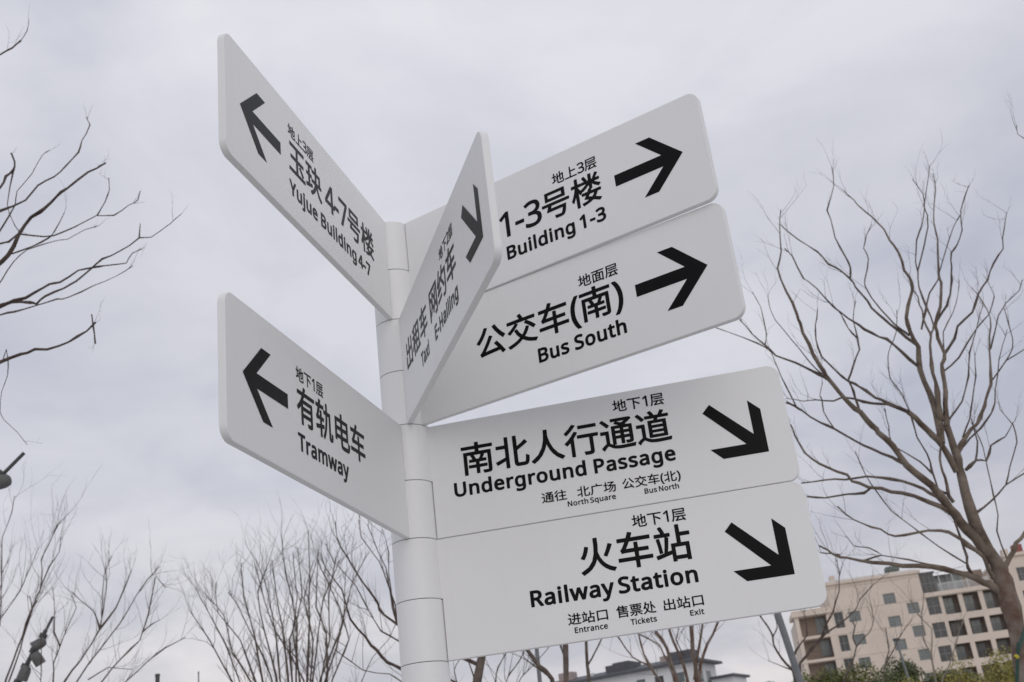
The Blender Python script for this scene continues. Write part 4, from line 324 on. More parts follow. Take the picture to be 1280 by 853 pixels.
S进|500|40,-40 13,-4 12,-2 12,4 53,44 87,66 87,194 86,197 26,197 20,198 18,204 18,238 19,244 23,246 130,246 137,244 138,238 138,64 140,61 173,38 206,24 248,17 300,16 393,18 483,25 487,24 489,18 482,-4 478,-24 473,-29 298,-34 240,-31 196,-23 158,-6 128,15 113,22 110,22 96,15 74,-6 48,-39 46,-40/198,30 169,58 167,61 167,66 200,101 218,134 225,158 223,161 168,161 163,162 160,164 160,168 160,206 161,208 166,211 230,211 233,214 234,284 230,286 170,286 166,287 163,294 163,332 166,335 170,336 233,337 234,411 236,415 240,417 278,417 282,416 285,414 285,338 288,336 350,336 353,338 353,414 356,416 360,417 400,417 403,416 405,411 406,338 408,336 463,336 468,334 469,328 469,294 468,289 466,286 408,286 406,284 406,213 408,211 476,211 478,208 479,204 479,168 478,164 473,161 408,161 406,159 405,41 404,36 400,33 360,33 356,34 353,38 353,158 350,161 280,161 278,158 267,116 244,71 206,31/285,214 288,211 350,211 353,214 353,284 350,286 288,286 286,284/116,298 111,301 77,341 34,386 34,391 36,394 66,417 70,417 73,416 116,374 153,331 153,326 150,323 121,298
S处|500|46,-48 44,-47 28,-30 11,-17 10,-12 11,-8 58,21 99,56 133,98 108,148 91,195 81,176 64,150 58,146 54,146 24,167 19,173 20,178 56,243 84,326 103,420 106,424 111,425 151,416 156,413 157,408 145,350 146,349 221,348 231,349 258,342 262,338 262,333 247,240 224,160 196,98 198,96 228,66 266,45 306,31 351,23 396,22 484,22 488,20 490,13 480,-7 474,-29 468,-32 394,-32 341,-29 294,-22 246,-6 201,21 168,51 166,52 136,16 98,-17 53,-47/304,45 301,50 301,420 304,425 306,426 348,426 354,424 355,418 356,303 364,304 368,300 426,232 475,168 476,163 474,157 441,137 436,136 431,137 392,193 356,238 355,48 353,46 348,44 308,44/161,150 164,153 177,186 193,240 204,298 132,298 121,266 141,193
S通|500|39,-41 14,-8 13,-4 15,2 52,37 84,59 85,189 22,190 17,192 15,196 15,236 22,240 126,240 132,240 134,237 135,232 135,59 174,33 175,296 176,300 182,302 279,302 284,304 224,330 219,334 219,339 220,342 244,364 182,365 177,366 175,372 175,402 176,407 182,409 426,409 436,411 464,392 466,389 466,384 462,379 416,342 372,314 394,303 459,302 464,301 466,296 466,74 462,48 444,33 416,28 372,28 367,32 356,62 357,69 362,72 414,73 416,76 416,109 414,112 344,112 343,39 342,34 336,31 299,31 295,36 294,112 226,112 224,109 224,34 219,29 194,28 190,26 206,20 246,14 296,12 394,15 486,20 492,17 492,12 486,-6 481,-26 479,-30 474,-32 299,-36 242,-33 194,-25 156,-9 126,12 109,19 94,11 74,-9 47,-41 44,-42/225,156 226,155 294,156 294,186 226,186 224,184/343,156 346,155 414,155 416,159 416,184 414,187 344,187/224,232 226,229 294,230 295,256 292,259 226,259 224,256/343,232 346,229 414,230 416,232 416,256 414,258 412,259 344,258/116,286 112,289 74,330 26,376 26,382 27,384 56,407 62,407 64,406 111,364 152,322 152,316 149,312 122,286/318,339 324,338 356,356 369,364 258,364
S票|500|174,-48 171,-47 168,-42 157,-10 157,-4 158,-2 164,0 224,1 225,3 225,78 224,79 154,80 147,78 175,68 178,63 176,56 140,20 98,-12 56,-38 48,-39 16,-12 15,-7 16,-3 61,22 98,48 129,78 126,80 24,80 21,83 20,88 20,118 21,122 24,125 474,125 478,125 482,120 482,86 478,80 361,80 356,78 421,40 477,-2 478,-7 476,-12 446,-34 441,-35 438,-34 384,8 318,48 316,53 317,58 344,79 281,80 277,78 277,-2 275,-20 268,-32 252,-42 224,-47/84,147 81,153 81,183 82,188 88,190 414,190 420,188 421,183 421,150 418,147 414,146 88,146/61,208 56,210 55,216 55,330 56,336 61,338 164,338 167,340 167,360 164,362 31,362 26,366 26,370 26,400 28,406 31,407 464,407 468,407 472,403 472,368 471,365 466,362 334,362 330,360 330,340 334,338 441,338 447,336 448,330 448,216 447,210 444,208/105,253 108,251 166,252 166,294 106,294/215,253 218,251 278,251 280,253 281,256 280,293 278,295 216,294/330,253 334,251 396,252 396,294 331,294/215,340 218,338 278,338 281,340 280,360 278,362 216,361
S北|500|158,-43 156,-42 154,-37 154,66 151,66 34,17 27,20 10,60 11,65 14,68 154,120 154,248 28,249 25,256 25,293 26,298 31,300 154,300 154,413 156,417 161,418 198,418 205,416 206,410 206,-37 204,-42 201,-43/321,-35 316,-34 296,-24 283,-10 276,13 275,40 275,410 276,416 281,418 324,418 328,416 329,413 329,263 331,259 386,295 444,341 448,341 452,338 480,306 481,300 478,295 406,246 331,202 329,198 329,40 331,22 336,17 348,15 418,15 431,21 433,23 440,50 445,116 448,120 454,120 474,108 491,101 494,96 491,46 484,10 474,-13 470,-17 451,-31 426,-36 344,-36
S地|500|268,-35 258,-34 232,-25 218,-12 210,10 208,40 208,185 205,186 178,174 171,175 167,180 155,210 154,215 158,221 208,242 208,372 210,380 215,381 250,381 255,380 258,378 258,268 260,264 310,285 311,422 312,425 318,427 355,427 359,425 360,420 360,310 361,308 415,329 432,343 438,343 462,333 467,330 468,328 466,318 465,195 462,128 454,108 445,97 430,90 405,87 380,86 375,87 373,90 370,108 364,125 365,130 370,133 405,133 410,135 412,140 415,188 415,275 362,252 360,250 360,72 359,68 356,65 318,65 312,67 311,70 310,230 260,209 258,205 258,40 260,22 268,16 290,14 410,14 428,17 437,35 442,80 445,83 450,84 468,75 485,69 489,65 489,60 485,25 477,-2 464,-20 440,-33 412,-36 290,-36/28,34 25,38 9,75 10,81 12,84 78,110 78,255 75,257 22,257 17,258 14,262 14,302 15,305 20,307 78,308 78,418 81,420 85,421 122,421 125,420 128,415 128,310 130,307 180,307 186,305 187,300 187,265 185,258 180,257 130,257 128,255 129,132 130,131 175,150 180,150 185,145 193,112 193,108 188,102 35,33 30,33
S车|500|250,-46 247,-41 247,44 245,48 30,48 27,49 24,54 24,94 25,96 30,99 242,99 245,100 247,102 247,159 245,161 138,160 102,158 85,154 82,154 78,156 63,196 63,202 80,217 98,242 131,302 130,303 128,304 38,304 33,306 32,309 32,349 35,354 38,355 155,355 157,356 185,426 190,430 195,430 235,419 241,414 241,409 219,359 218,356 220,355 462,355 468,353 469,349 469,309 468,306 462,304 192,303 164,252 140,214 140,211 245,212 247,214 247,279 248,284 252,287 292,287 298,286 300,282 300,214 302,212 430,211 435,209 436,206 436,166 432,161 302,161 301,159 300,156 300,102 302,99 472,99 477,96 478,92 478,51 475,49 470,48 302,48 301,46 300,44 300,-44 297,-46 292,-47 255,-47
S站|500|230,-47 227,-41 227,49 226,51 36,3 30,3 26,6 17,46 17,52 20,54 126,79 144,172 158,276 161,282 158,284 27,284 23,286 22,292 22,329 28,333 112,334 101,364 82,404 81,409 83,414 86,415 120,425 127,422 147,384 163,346 163,342 162,339 158,335 153,334 223,333 229,332 231,326 231,292 230,287 228,285 223,284 178,283 171,282 203,275 207,269 190,169 174,92 176,90 218,100 223,99 226,93 227,99 227,182 228,185 233,188 306,188 308,192 308,424 310,427 316,428 356,428 358,426 360,422 360,326 363,324 480,324 486,322 487,319 487,282 486,276 483,274 363,274 360,272 360,189 458,188 463,187 466,184 466,-41 460,-45 418,-45 416,-43 414,-38 413,-23 278,-23 277,-41 273,-47/277,29 280,27 413,28 413,138 278,138/68,78 65,84 58,169 42,264 43,267 48,270 80,275 83,274 86,269 102,179 112,89 111,84 106,81 73,77
S场|500|217,-47 185,-24 183,-18 184,-14 232,22 273,64 306,112 333,164 351,214 347,216 324,215 299,159 262,109 212,64 207,64 204,65 184,80 34,20 30,20 24,24 11,64 12,69 17,73 79,94 80,96 80,254 77,256 24,256 21,256 18,262 18,302 24,305 77,305 80,306 80,416 82,420 87,421 122,421 128,419 129,414 129,306 132,305 180,305 184,302 184,296 184,262 182,257 177,256 132,256 129,254 129,114 132,114 177,129 182,126 183,124 187,107 220,133 252,174 272,214 270,216 222,215 207,210 202,211 199,214 183,249 184,256 210,268 237,284 280,314 325,352 322,354 186,354 182,356 181,362 181,396 182,402 184,404 190,404 387,404 394,407 400,407 431,384 432,379 431,374 350,307 296,269 294,266 470,266 476,264 477,259 476,239 465,99 452,14 436,-24 420,-37 397,-43 340,-43 336,-38 333,-21 326,-1 327,4 332,7 380,6 390,7 394,12 404,36 413,104 423,214 420,216 404,216 402,214 380,152 351,94 314,39 270,-8 224,-45 222,-47
L |130|'''

# ------------------------------------------------------------------ ground
bm = bmesh.new(); S = 3000
for x0, x1, y0, y1 in ((-S, S, -S, S),):
    bm.faces.new([bm.verts.new(p) for p in ((x0, y0, 0), (x1, y0, 0), (x1, y1, 0), (x0, y1, 0))])
g = obj('ground', bm, MAT['ground']); g['kind'] = 'structure'
bm = bmesh.new()
n = 0
for i in range(-9, 9):
    for j in range(-6, 11):
        x, y = i * .9 + (.45 if j % 2 else 0), j * .6
        box(bm, x + .004, x + .896, y + .004, y + .596, .004, .03 + random.uniform(-.001, .001))
pv = obj('pavement', bm, MAT['paver']); pv['kind'] = 'structure'

# ------------------------------------------------------------------ the signpost
PX, PY, PTOP, PR, PT, PL, GAP = -.35601, 3.33872, 1.86316 + EYE, .06848, .01856, 1.12877, .0024
H = .35
GL = {}
for ln in GLYPHS.strip('\n').split('\n'):
    key, rest = ln[:2], ln[3:]
    a, s = rest.split('|')
    GL[key] = (int(a), [[tuple(map(int, q.split(','))) for q in sp_.split(' ')] for sp_ in s.split('/')] if s else [])
def text_words(txt, x0, x1, y0, y1, lat, cj):
    """flat meshes of a line of lettering in panel coordinates (u, v), one per word"""
    cjk = any(ord(c) > 1000 for c in txt)
    pen = 0; items = []; wd = 0
    for ci, c in enumerate(txt):
        if c in ' ~': pen += 98 if c == ' ' else 62; wd += 1; continue
        k, dy_ = 1.0, 0
        if cjk and ord(c) < 1000:
            k, dy_ = (1.34, -6) if c in '()' else (1.40, -8)
            key = 'D' + c
        else: key = cj + c
        adv_, sp_ = GL[key]
        for q in sp_: items.append((wd, ci, [(pen + x * k, y * k + dy_) for x, y in q]))
        pen += adv_ * k * (1.0 if not (cjk and ord(c) < 1000) else .90) + (15 if key[0] in 'LM' else 0)
    X = [p[0] for _, _, q in items for p in q]; Y = [p[1] for _, _, q in items for p in q]
    bx0, bx1 = min(X), max(X)
    by0, by1 = (-14, 300) if lat else (min(Y), max(Y))
    sx, sy = (x1 - x0) / (bx1 - bx0), (y1 - y0) / (by1 - by0)
    res = []
    for k in range(wd + 1):
        V, F = [], []
        for g_ in sorted({it[1] for it in items if it[0] == k}):
            cu = bpy.data.curves.new('line', 'CURVE'); cu.dimensions = '2D'; cu.fill_mode = 'BOTH'
            for _, gi, q in items:
                if gi != g_: continue
                sl = cu.splines.new('POLY'); sl.points.add(len(q) - 1); sl.use_cyclic_u = True
                for pnt, (x, y) in zip(sl.points, q): pnt.co = ((x0 + (x - bx0) * sx) * 100, (y0 + (y - by0) * sy) * 100, 0, 1)
            o = bpy.data.objects.new('line', cu); C.objects.link(o)
            me = bpy.data.meshes.new_from_object(o.evaluated_get(bpy.context.evaluated_depsgraph_get()))
            bpy.data.objects.remove(o); bpy.data.curves.remove(cu)
            n_ = len(V)
            V += [(v.co.x / 100, v.co.y / 100, 0) for v in me.vertices]; F += [tuple(i + n_ for i in p.vertices) for p in me.polygons]
            bpy.data.meshes.remove(me)
        res.append((V, F))
    return res

post = thing('wayfinding_signpost', 'white multi-arm directional signpost with seven black-lettered panels in the foreground', 'signpost', (PX, PY, 0))
# inner tube, then eight collars stacked on it, each panel growing out of one of them
V, F = lathe([(PR - .004, .02), (PR - .004, PTOP - .02)], 48, True)
pobj('pole_core', V, F, MAT['dark'], post)
UH = H / 2
zc = PTOP
for i in range(8):
    z1, z0 = PTOP - i * UH - .0009, PTOP - (i + 1) * UH + .0009
    b = .0012
    V, F = lathe([(PR - .006, z0), (PR - b, z0), (PR, z0 + b), (PR, z1 - b), (PR - b, z1), (PR - .006 if i else .0005, z1)], 64)
    c_ = pobj('collar', V, F, MAT['paint'], post)
    sharp(c_)
z1 = PTOP - 8 * UH - .0009
V, F = lathe([(PR - .006, .012), (PR, .012), (PR, z1 - .0012), (PR - .0012, z1), (PR - .006, z1)], 64)
c_ = pobj('pole', V, F, MAT['paint'], post)
sharp(c_)
V, F = lathe([(.001, .03), (.13, .03), (.135, .034), (.135, .045), (.13, .05), (PR, .05)], 48)
pobj('base_flange', V, F, MAT['paint'], post)
for k in range(6):
    an = k * math.pi / 3
    V, F = lathe([(.011, .05), (.011, .062), (.0005, .064)], 6)
    pobj('anchor_bolt', V, F, MAT['mast'], post, loc=(.105 * math.cos(an), .105 * math.sin(an), 0))

ARROW_R = [(.836, .157), (.836, .194), (.990, .194), (.918, .2655), (.964, .2655), (1.0548, .1755), (.964, .0855), (.918, .0855), (.990, .157)]
ARROW_D = [(.8925, .2385), (.9155, .2615), (1.0245, .1525), (1.0245, .2550), (1.0565, .2230), (1.0565, .0945), (.9280, .0945), (.8960, .1270), (.9990, .1270)]
def panel(th, lvl, att, flip, arrow, lines, label):
    """th: azimuth of the arm; att: 'top'/'bot', the half joined to its collar; flip: front is local +Y"""
    z0 = PTOP - lvl * H - H + GAP / 2; h = H - GAP; rr = .034; xi = PR + .0022; xa = .012
    out = []
    if att == 'top': out += [(xi, 0)]
    else: out += [(xa, 0)]
    for c0, c1, a0 in ((PL - rr, rr, -90), (PL - rr, h - rr, 0)):
        for k in range(11):
            a = R(a0 + 9 * k); out.append((c0 + rr * math.cos(a), c1 + rr * math.sin(a)))
    hm = h / 2
    if att == 'top': out += [(xa, h), (xa, hm + .0012), (xi, hm + .0012)]
    else: out += [(xi, h), (xi, hm - .0012), (xa, hm - .0012)]
    t = PT / 2; b = .0014
    # bevelled slab: four rings
    n = len(out)
    def inset(d):
        r = []
        for i in range(n):
            p0, p1, p2 = Vector(out[i - 1]), Vector(out[i]), Vector(out[(i + 1) % n])
            e1, e2 = (p1 - p0).normalized(), (p2 - p1).normalized()
            n1, n2_ = Vector((-e1.y, e1.x)), Vector((-e2.y, e2.x)); m_ = (n1 + n2_)
            m_ = m_ / max(.3, m_.dot(n1)) if m_.length > 1e-6 else n1
            r.append(p1 + m_ * d)
        return r
    ins = inset(b)
    V = [(p.x, -t, p.y) for p in ins] + [(p[0], -t + b, p[1]) for p in out] + [(p[0], t - b, p[1]) for p in out] + [(p.x, t, p.y) for p in ins]
    F = [tuple(range(n)), tuple(3 * n + i for i in reversed(range(n)))]
    for k in range(3):
        for i in range(n):
            j = (i + 1) % n; F.append((k * n + i, (k + 1) * n + i, (k + 1) * n + j, k * n + j))
    pan = pobj('sign_panel', V, F, MAT['paint'], post, loc=(0, 0, z0), rot=(0, 0, R(th)))
    sharp(pan)
    pan['label'] = label
    off = .0007
    def place(P2):
        if flip: return [(PL - p[0], t + off, p[1]) for p in P2]
        return [(p[0], -t - off, p[1]) for p in P2]
    A = ARROW_R if arrow in ('right', 'left') else ARROW_D
    if flip: A = [(PL - x, y) for x, y in A]
    pobj('arrow', place([(x, y - GAP / 2) for x, y in A]), [tuple(range(9))], MAT['vinyl'], pan)
    for txt, x0, x1, y0, y1, lat, bold in lines:
        nm = 'chinese_lettering' if any(ord(c) > 1000 for c in txt) else 'english_lettering'
        for V, F in text_words(txt, x0, x1, y0 - GAP / 2, y1 - GAP / 2, lat, bold): pobj(nm, place(V), F, MAT['vinyl'], pan)
    return pan
BC, BL, BS, BT = 'B', 'L', 'S', 'M'     # outline sets: bold Chinese, bold Latin, lighter small Chinese, small Latin
panel(257.03, 0, 'top', True, 'left', [
  ('地上3层', .342, .503, .2505, .2905, 0, BS), ('玉玦 4-7号楼', .343, .9345, .1405, .242, 0, BC), ('Yujue Building~4-7', .339, .893, .069, .1135, 1, BL)],
  'upper left panel, arrow pointing left above the words Yujue Building 4-7')
panel(328.51, 0, 'bot', False, 'right', [
  ('地上3层', .632, .787, .2465, .2865, 0, BS), ('1-3号楼', .4304, .790, .1375, .236, 0, BC), ('Building~1-3', .444, .7905, .068, .1135, 1, BL)],
  'topmost right panel, arrow pointing right, Building 1-3')
panel(288.13, 1, 'top', False, 'down', [
  ('地下2层', .640, .799, .245, .283, 0, BS), ('出租车', .140, .442, .1385, .236, 0, BC), ('网约车', .484, .799, .1385, .236, 0, BC),
  ('Taxi', .330, .437, .071, .115, 1, BL), ('E-Hailing', .518, .793, .071, .115, 1, BL)],
  'narrow-looking panel coming towards the viewer, Taxi and E-Hailing')
panel(329.39, 1, 'bot', False, 'right', [
  ('地面层', .663, .792, .245, .284, 0, BS), ('公交车(南)', .2956, .795, .1255, .238, 0, BC), ('Bus South', .5012, .790, .0645, .109, 1, BL)],
  'second right panel, arrow pointing right, Bus South')
panel(350.49, 2, 'top', False, 'down', [
  ('地下1层', .6375, .790, .2880, .3265, 0, BS), ('南北人行通道', .167, .796, .1745, .2750, 0, BC), ('Underground Passage', .1356, .796, .1150, .1590, 1, BL),
  ('通往', .393, .467, .0530, .0850, 0, BS), ('北广场', .498, .612, .0530, .0855, 0, BS), ('公交车(北)', .631, .7995, .0510, .0870, 0, BS),
  ('North~Square', .4665, .6075, .0315, .0475, 1, BT), ('Bus~North', .691, .790, .0315, .0475, 1, BT)],
  'third right panel, arrow pointing down right, Underground Passage')
panel(256.55, 2, 'bot', True, 'left', [
  ('地下1层', .3425, .4975, .2495, .2880, 0, BS), ('有轨电车', .3415, .758, .1400, .2410, 0, BC), ('Tramway', .3405, .6370, .0700, .1150, 1, BL)],
  'lower left panel, arrow pointing left above the word Tramway')
panel(350.47, 3, 'top', False, 'down', [
  ('地下1层', .6415, .795, .2885, .3265, 0, BS), ('火车站', .479, .796, .1775, .2815, 0, BC), ('Railway~Station', .3250, .7985, .1125, .1590, 1, BL),
  ('进站口', .423, .536, .0475, .0800, 0, BS), ('售票处', .5605, .6705, .0475, .0810, 0, BS), ('出站口', .692, .802, .0480, .0800, 0, BS),
  ('Entrance', .4385, .5315, .0245, .0405, 1, BT), ('Tickets', .5955, .6680, .0240, .0400, 1, BT), ('Exit', .7602, .7985, .0250, .0405, 1, BT)],
  'lowest panel, arrow pointing down right, Railway Station')

# traced skeletons of the bare trees in metres: (base radius, tip radius, points)
TREE={}
TREE['RIGHT']=[(0.1007,0.0864,[(4.452,11.5,1.985),(4.448,11.5,2.384),(4.477,11.5,2.754),(4.486,11.5,3.058),(4.485,11.5,3.331),(4.477,11.5,3.443)]),
(0.0786,0.0363,[(4.483,11.5,3.434),(4.4,11.457,3.635),(4.306,11.376,4.047),(4.293,11.319,4.343),(4.292,11.286,4.521),(4.27,11.257,4.672),(4.247,11.222,4.855)]),
(0.059,0.004,[(4.461,11.49,3.482),(4.275,11.385,3.754),(4.165,11.323,3.914),(4.08,11.272,4.048),(3.983,11.216,4.198),(3.855,11.153,4.35),(3.708,11.09,4.488),(3.586,11.021,4.67),(3.486,10.967,4.805),(3.422,10.936,4.881),(3.314,10.885,5.003),(3.238,10.847,5.094),(3.15,10.8,5.215),(3.025,10.734,5.383),(2.98,10.698,5.486),(2.907,10.629,5.693),(2.849,10.561,5.9),(2.833,10.533,5.989),(2.763,10.455,6.226),(2.714,10.383,6.449),(2.765,10.338,6.586),(2.791,10.252,6.86),(2.828,10.207,7.002)]),
(0.04,0.028,[(4.253,11.307,4.407),(4.15,11.219,4.661),(4.061,11.171,4.783),(3.957,11.12,4.907),(3.85,11.072,5.016)]),
(0.02,0.0042,[(3.85,11.072,5.016),(3.617,11.081,5.178),(3.542,11.084,5.238),(3.442,11.089,5.35),(3.354,11.093,5.429),(3.254,11.097,5.527),(3.145,11.104,5.727),(3.125,11.11,5.919),(3.155,11.115,6.09),(3.22,11.12,6.272)]),
(0.02,0.004,[(3.85,11.072,5.016),(3.657,11.052,5.114),(3.509,11.038,5.144),(3.345,11.022,5.192),(3.26,11.014,5.225),(3.131,11.002,5.205),(2.951,10.986,5.231),(2.827,10.975,5.226),(2.653,10.958,5.275)]),
(0.0441,0.0047,[(4.139,11.209,4.69),(4.189,11.252,4.922),(4.205,11.292,5.145),(4.197,11.316,5.27),(4.187,11.366,5.543),(4.244,11.413,5.811),(4.22,11.452,6.023),(4.24,11.481,6.192),(4.368,11.53,6.467),(4.423,11.553,6.598),(4.402,11.59,6.805),(4.385,11.63,7.034),(4.357,11.665,7.228),(4.281,11.715,7.498),(4.197,11.747,7.645),(4.117,11.789,7.859),(4.037,11.821,8.011)]),
(0.019,0.0045,[(4.239,11.42,5.849),(4.092,11.438,6.043),(3.987,11.452,6.195),(3.894,11.464,6.339),(3.836,11.477,6.514),(3.789,11.485,6.625),(3.75,11.494,6.735),(3.564,11.515,6.956),(3.486,11.527,7.124),(3.311,11.546,7.309),(3.157,11.565,7.533)]),
(0.0109,0.0046,[(3.761,11.494,6.745),(3.789,11.503,6.864),(3.774,11.514,7.002),(3.713,11.536,7.267),(3.728,11.554,7.506),(3.717,11.564,7.639),(3.867,11.589,7.948),(3.903,11.608,8.205)]),
(0.0128,0.0043,[(4.204,11.443,5.969),(4.059,11.381,6.101),(3.935,11.32,6.249),(3.857,11.271,6.379),(3.804,11.231,6.491),(3.809,11.207,6.568),(3.882,11.138,6.775),(3.85,11.101,6.887),(3.893,11.061,7.005),(3.966,11.018,7.119)]),
(0.0167,0.0041,[(4.177,11.374,5.59),(4.028,11.298,5.741),(3.885,11.23,5.868),(3.729,11.172,5.941),(3.59,11.114,6.029),(3.413,11.037,6.156),(3.345,11,6.234),(3.21,10.921,6.406),(3.111,10.872,6.5),(3.072,10.858,6.515),(2.987,10.769,6.745),(2.919,10.732,6.822)]),
(0.0158,0.0042,[(3.338,10.898,4.97),(3.327,10.929,5.112),(3.333,10.961,5.268),(3.316,10.989,5.394),(3.415,11.027,5.56),(3.522,11.069,5.746),(3.542,11.094,5.874),(3.557,11.14,6.097),(3.653,11.188,6.332)]),
(0.0083,0.0042,[(3.542,11.094,5.874),(3.462,11.07,5.992),(3.42,11.043,6.141),(3.349,11.019,6.26)]),
(0.0284,0.0062,[(4.248,11.254,4.942),(4.205,11.24,4.996),(4.235,11.198,5.221),(4.227,11.163,5.407),(4.259,11.125,5.605),(4.281,11.088,5.805),(4.245,11.051,5.998),(4.242,11.024,6.141),(4.201,10.995,6.289)]),
(0.0124,0.0046,[(4.281,11.088,5.805),(4.367,11.128,5.93),(4.364,11.193,6.151),(4.379,11.275,6.434),(4.428,11.33,6.634),(4.452,11.37,6.78),(4.559,11.45,7.066),(4.703,11.521,7.312),(4.792,11.575,7.504),(4.849,11.634,7.726),(4.81,11.706,7.974)]),
(0.0124,0.0043,[(4.204,11.071,5.876),(4.287,11.068,6.051),(4.386,11.063,6.261),(4.508,11.06,6.401),(4.545,11.058,6.483),(4.622,11.055,6.631),(4.816,11.048,6.98),(4.922,11.045,7.11)]),
(0.0108,0.0046,[(4.435,11.336,6.654),(4.609,11.403,6.978),(4.72,11.45,7.214),(4.764,11.481,7.377),(4.769,11.506,7.507),(4.877,11.554,7.755),(5.009,11.615,8.072)]),
(0.0323,0.0046,[(4.247,11.222,4.855),(4.311,11.267,5.106),(4.376,11.313,5.363),(4.427,11.35,5.573),(4.489,11.373,5.693),(4.476,11.407,5.883),(4.503,11.436,6.048),(4.612,11.475,6.264),(4.721,11.527,6.564),(4.735,11.544,6.662),(4.833,11.606,7.035),(4.863,11.64,7.24),(4.914,11.681,7.489),(5.04,11.736,7.819),(5.087,11.774,8.057)]),
(0.0149,0.0045,[(4.523,11.443,6.084),(4.68,11.439,6.257),(4.742,11.438,6.372),(4.803,11.435,6.544),(4.839,11.433,6.684),(4.882,11.43,6.861),(4.977,11.428,6.959),(5.07,11.425,7.113),(5.113,11.422,7.352),(5.285,11.417,7.654)]),
(0.0189,0.0045,[(4.489,11.373,5.693),(4.64,11.391,5.854),(4.711,11.404,5.989),(4.917,11.425,6.129),(5.049,11.446,6.353),(5.194,11.463,6.505),(5.32,11.481,6.698),(5.474,11.5,6.871),(5.57,11.521,7.115),(5.662,11.539,7.323)]),
(0.0125,0.0042,[(4.415,11.335,5.487),(4.585,11.285,5.593),(4.801,11.201,5.853),(4.961,11.15,5.981),(5.05,11.101,6.16)]),
(0.0076,0.0035,[(4.481,11.373,5.695),(4.543,11.394,5.938),(4.71,11.416,6.153),(4.833,11.436,6.378),(4.889,11.45,6.54)]),
(0.0241,0.0044,[(4.308,11.273,4.591),(4.432,11.316,4.751),(4.607,11.363,4.89),(4.716,11.399,5.019),(4.795,11.431,5.152),(4.903,11.473,5.321),(4.989,11.534,5.589),(5.091,11.603,5.901),(5.193,11.657,6.143),(5.182,11.704,6.348),(5.126,11.759,6.565)]),
(0.0107,0.0044,[(5.055,11.57,5.751),(5.24,11.576,6.118),(5.359,11.579,6.247),(5.547,11.582,6.387),(5.616,11.584,6.506)]),
(0.0105,0.0043,[(4.936,11.485,5.372),(5.153,11.527,5.582),(5.272,11.552,5.715),(5.314,11.571,5.84),(5.334,11.601,6.046),(5.35,11.627,6.217)]),
(0.0085,0.0043,[(5.153,11.527,5.582),(5.392,11.555,5.693),(5.6,11.578,5.788)]),
(0.0121,0.004,[(4.336,11.282,4.624),(4.441,11.239,4.708),(4.568,11.19,4.788),(4.677,11.136,4.915),(4.736,11.101,5.007),(4.793,11.018,5.26),(4.902,10.92,5.55),(4.969,10.872,5.687)]),
(0.0121,0.0043,[(4.278,11.234,4.922),(4.487,11.278,5.12),(4.64,11.326,5.4),(4.745,11.371,5.676),(4.887,11.412,5.916),(5.066,11.463,6.215)]),
(0.0101,0.0042,[(4.408,11.314,4.752),(4.53,11.326,4.935),(4.622,11.339,5.141),(4.728,11.355,5.4),(4.793,11.37,5.651)]),
(0.018,0.004,[(4.343,11.307,4.412),(4.457,11.289,4.485),(4.558,11.274,4.483),(4.649,11.251,4.622),(4.793,11.23,4.676),(4.9,11.206,4.814)]),
(0.014,0.006,[(4.457,11.289,4.485),(4.507,11.224,4.663),(4.476,11.157,4.852)]),
(0.0315,0.0078,[(4.181,11.33,3.897),(4.06,11.276,4.021),(3.873,11.213,4.12),(3.608,11.129,4.221),(3.399,11.066,4.275),(3.29,11.033,4.303),(3.169,10.997,4.331),(3.078,10.957,4.422),(2.893,10.896,4.504),(2.739,10.843,4.584),(2.63,10.781,4.746),(2.591,10.738,4.875),(2.584,10.722,4.924)]),
(0.0236,0.0075,[(4.062,11.265,4.065),(3.99,11.308,4.176),(3.899,11.356,4.294),(3.734,11.423,4.412),(3.554,11.487,4.485),(3.429,11.53,4.521),(3.232,11.595,4.541),(3.034,11.66,4.569),(2.804,11.734,4.595)]),
(0.0117,0.0079,[(3.308,11.039,4.293),(3.225,11.064,4.251),(3.076,11.105,4.266),(2.867,11.162,4.27),(2.707,11.207,4.318)]),
(0.0177,0.0081,[(3.694,11.087,4.489),(3.579,11.085,4.574),(3.409,11.081,4.68),(3.265,11.077,4.791),(3.086,11.072,4.94),(2.966,11.07,5.01),(2.801,11.065,5.166),(2.67,11.062,5.271)]),
(0.008,0.0041,[(3.086,11.072,4.94),(3.029,11.102,5.133),(3.047,11.121,5.267),(3.037,11.129,5.32),(3.105,11.15,5.468)]),
(0.0101,0.0042,[(2.801,11.065,5.167),(2.767,11.079,5.208),(2.736,11.124,5.39),(2.705,11.169,5.578),(2.68,11.235,5.86),(2.66,11.255,5.939)]),
(0.0158,0.0049,[(3.041,10.745,5.351),(3.011,10.751,5.375),(2.928,10.769,5.457),(2.779,10.799,5.578),(2.611,10.83,5.694),(2.537,10.853,5.837),(2.431,10.879,5.98),(2.347,10.907,6.164)]),
(0.0073,0.0041,[(2.575,10.841,5.763),(2.471,10.884,5.868),(2.229,10.976,6.065),(2.114,11.018,6.151)]),
(0.0061,0.0033,[(2.538,10.853,5.834),(2.573,10.844,5.946),(2.567,10.824,6.241),(2.513,10.811,6.414)]),
(0.0087,0.0033,[(3.004,10.755,5.409),(2.915,10.795,5.582),(2.815,10.851,5.85),(2.707,10.906,6.106),(2.685,10.938,6.277),(2.699,10.961,6.408)]),
(0.0429,0.0095,[(4.419,11.5,3.237),(4.331,11.467,3.297),(4.21,11.428,3.355),(4.006,11.362,3.441),(3.766,11.291,3.499),(3.459,11.204,3.534),(3.157,11.117,3.574),(2.925,11.046,3.643),(2.792,11.005,3.689),(2.658,10.956,3.772)]),
(0.0115,0.0038,[(3.082,11.093,3.607),(3.261,11.086,3.639),(3.144,11.08,3.721),(3.015,11.075,3.755),(2.96,11.07,3.859)]),
